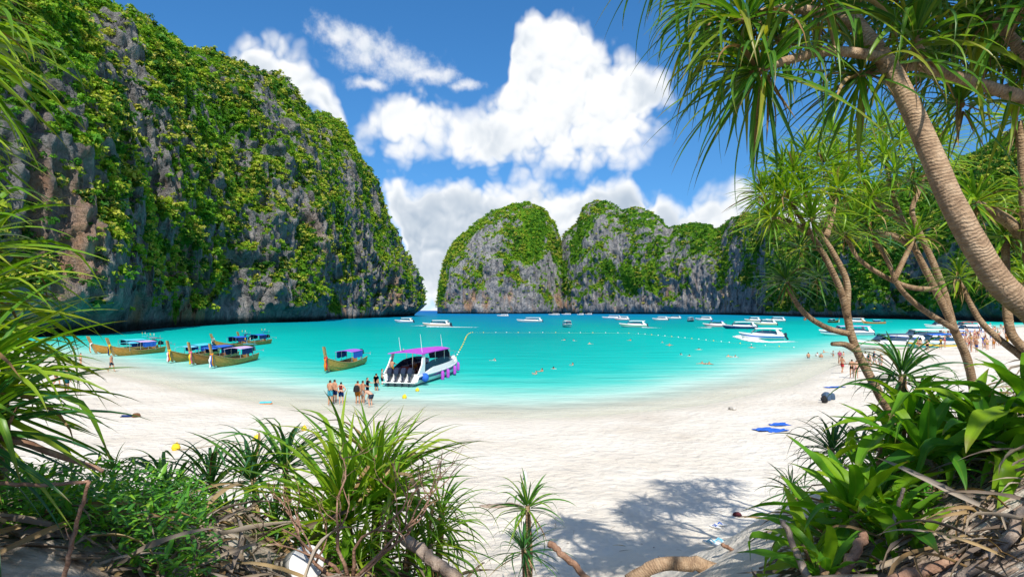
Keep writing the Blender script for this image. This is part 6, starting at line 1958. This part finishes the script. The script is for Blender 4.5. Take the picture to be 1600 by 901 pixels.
# rope on the sand between the floats
pts = [gspot(a, b) + Vector((0, 0, 0.02)) for a, b in ((275, 704), (310, 700), (350, 694), (401, 689), (440, 680), (475, 673), (500, 660))]
o = MB().tube([p - pts[0] for p in spline(pts, 40)], 0.018, 5).build('mooring_rope', paint('hemp_rope', (0.45, 0.38, 0.27), 0.9, 0.1), None, smooth=True, loc=pts[0])
tag(o, 'thin pale rope lying over the sand between the yellow floats', 'rope')
# swimming-area line: one rope with its floats
def buoy_line():
    path = [(712, 559), (722, 541), (734, 520.5), (760, 519.5), (830, 519.5), (900, 519.8), (980, 520.5), (1040, 525), (1100, 531), (1170, 538), (1245, 543.5)]
    P = spline([gnd(*q) for q in path], 170)
    o = thing('float_line', 'line of small floats marking the swimming area across the bay', 'float line', P[0])
    MB().tube([p - P[0] + Vector((0, 0, -0.01)) for p in P], 0.02, 4).build('rope', paint('yellow_rope', (0.6, 0.5, 0.08), 0.8, 0.1), o)
    me = {c: MB().lathe([(0.03, -0.12), (0.12, -0.08), (0.16, 0.03), (0.12, 0.13), (0.03, 0.17)], (0, 0, 0), 9).mesh('float', cloth(c), True) for c in ('yellow', 'white')}
    last = None
    n = 0
    for p in P:
        gap = 4.2 if p.y < 165 and p.x < -4 else 3.0
        if last is None or (p - last).length > gap:
            link('float', me['yellow' if (p.x < -8 or n % 3 == 0) else 'white'], o, p - P[0] + Vector((0, 0, 0.06)), scale=0.75 if p.y < 140 else 0.8)
            last = p
            n += 1
buoy_line()
# floats and a board
p = gspot(415, 631)
o = thing('kick_board', 'bright blue board with orange edge lying on the sand', 'board', p, 0.2)
MB().box((0, 0, 0.10), (0.75, 0.32, 0.10)).build('board', cloth('cyan'), o, bevel=0.03)
MB().box((0.03, -0.05, 0.03), (0.8, 0.30, 0.045)).build('mat', cloth('orange'), o, bevel=0.015)
# bleached stone
def rock(label, px, py, s, mat, seed, name='coral_stone', sq=0.7):
    p = gspot(px, py)
    bm = bmesh.new()
    bmesh.ops.create_icosphere(bm, subdivisions=3, radius=s)
    V = np.array([v.co[:] for v in bm.verts])
    d = 1 + 0.35 * fbm(V / s * 1.3 + seed, 3, seed)
    for v, k in zip(bm.verts, d):
        v.co = v.co * k
        v.co.z *= sq
    me = bpy.data.meshes.new(name)
    bm.to_mesh(me)
    bm.free()
    me.polygons.foreach_set('use_smooth', [True] * len(me.polygons))
    me.materials.append(mat)
    o = link(name, me, None, p + Vector((0, 0, s * 0.25)))
    return tag(o, label, 'stone')
M_STONE = paint('bleached_coral', (0.5, 0.47, 0.42), 0.9, 0.1, vary=0.3)
rock('pale grey stone alone on the sand near the water', 1144, 640, 0.22, M_STONE, 4)
rock('dark reddish lump beside the lily leaves on the shaded sand', 1152, 806, 0.10, paint('dark_husk', (0.10, 0.02, 0.025), 0.7, 0.2), 6, 'coconut_husk')
for lab, px, py in (('small grey stone among herbs at the left, behind the palm fan', 186, 778), ('grey stone left of the dark spiky bush', 205, 782)):
    rock(lab, px, py, 0.10, M_STONE, px)
# driftwood slab on the sand
p = gspot(785, 792)
mb = MB().tube([Vector((x, 0.05 * math.sin(x * 5), 0.03 + 0.02 * math.sin(x * 9))) for x in np.linspace(-0.6, 0.55, 16)], [0.03, 0.07, 0.10, 0.12, 0.13, 0.12, 0.14, 0.13, 0.12, 0.13, 0.11, 0.12, 0.10, 0.09, 0.06, 0.03], 9, True, 0.2, 3)
o = mb.build('driftwood_log', M_DRY, None, smooth=True, loc=p)
o.scale = (1, 1, 0.6)
tag(o, 'flat bleached driftwood behind the young pandanus', 'log')
p = gspot(822, 752)
o = thing('plastic_bottle', 'clear pale bottle standing in the sand behind the young pandanus', 'bottle', p)
o.rotation_euler = (0.12, -0.1, 0)
MB().lathe([(0.05, 0), (0.055, 0.02), (0.05, 0.12), (0.055, 0.2), (0.05, 0.27), (0.022, 0.34), (0.022, 0.36)], (0, 0, 0), 12).build('bottle_body', paint('cloudy_plastic', (0.7, 0.72, 0.72), 0.3, 0.5), o, smooth=True)
MB().lathe([(0.025, 0.355), (0.025, 0.385)], (0, 0, 0), 10).build('cap', paint('bottle_cap', (0.6, 0.6, 0.6), 0.5, 0.3), o)
# flip-flops
def flipflops(label, px, py, rz, c):
    p = gspot(px, py)
    for k in range(2):
        x, y = p.x + k * 0.16, p.y + k * 0.12
        o = thing('flip_flop', label[k], 'sandal', (x, y, gz(x, y) + 0.035), rz + k * 0.6, 'pale flip-flops on the shaded sand')
        out = [(0.045 * math.sin(a) * (1.0 + 0.25 * math.cos(a)), 0.135 * math.cos(a)) for a in np.linspace(0, 2 * math.pi, 14, endpoint=False)]
        MB().loft([[(x_, y_, 0) for x_, y_ in out], [(x_, y_, 0.022) for x_, y_ in out]], True).build('sole', cloth('white'), o)
        for s in (-1, 1):
            MB().tube([(0, 0.075, 0.02), (s * 0.025, 0.03, 0.06), (s * 0.04, -0.03, 0.025)], 0.008, 5).build('thong', cloth(c), o)
flipflops(('pale flip-flop with blue thong, left of the upper pair', 'pale flip-flop with blue thong, right of the upper pair'), 1118, 826, 0.9, 'blue')
flipflops(('pale flip-flop left of the lower pair', 'pale flip-flop right of the lower pair'), 1112, 855, 0.7, 'sky')

# ------------------------------------------------------------------ the tall broadleaf tree behind the camera that shades the dune edge
def shade_tree():
    base = Vector((1.4, -5.2, gz(1.4, -5.2)))
    o = thing('broadleaf_tree', 'tall spreading broadleaf tree whose shade falls on the dune edge', 'tree', base)
    stem(o, base, [base, base + Vector((0.1, 0.4, 2.2)), base + Vector((0.2, 1.2, 4.2)), base + Vector((0.3, 2.2, 5.6))], 0.26, 0.12, 'trunk', M_BARK2, flare=0.4)
    r = np.random.default_rng(4)
    for dx, dy, dz in ((-4.2, 2.6, 7.0), (-1.8, 3.6, 7.2), (1.5, 3.8, 7.2), (4.2, 2.8, 7.0)):
        stem(o, base, [base + Vector((0.2, 1.2, 4.2)), base + Vector((dx * 0.4, dy * 0.6, 5.6)), base + Vector((dx, dy, dz))], 0.11, 0.04, 'branch', M_BARK2, n=14, seg=8)
    n = 5200
    c = np.stack([r.uniform(-6.2, 6.4, n), r.uniform(0.2, 4.6, n), r.normal(6.6, 0.55, n)], -1)
    keep = fbm(c / 1.5, 3, 8) > np.where(c[:, 0] > 0.4, 0.14, np.where(c[:, 0] < -1.6, 0.16, 0.04))
    c = c[keep]
    n = len(c)
    t1 = r.normal(size=(n, 3)); t1[:, 2] *= 0.4; t1 /= np.linalg.norm(t1, axis=1)[:, None]
    up = np.array([0, 0, 1.0]) + r.normal(size=(n, 3)) * 0.45
    t2 = np.cross(up, t1); t2 /= np.linalg.norm(t2, axis=1)[:, None]
    s = r.uniform(0.10, 0.20, (n, 1))
    V = np.stack([c - t1 * s, c - t2 * s * 0.5, c + t1 * s, c + t2 * s * 0.5], 1).reshape(-1, 3)
    me = np_mesh('crown', V, np.arange(len(V)).reshape(-1, 4), M_BUSH, False, {'tint': np.repeat(r.uniform(0.05, 0.6, n), 4)})
    link('crown', me, o)['kind'] = 'stuff'
shade_tree()
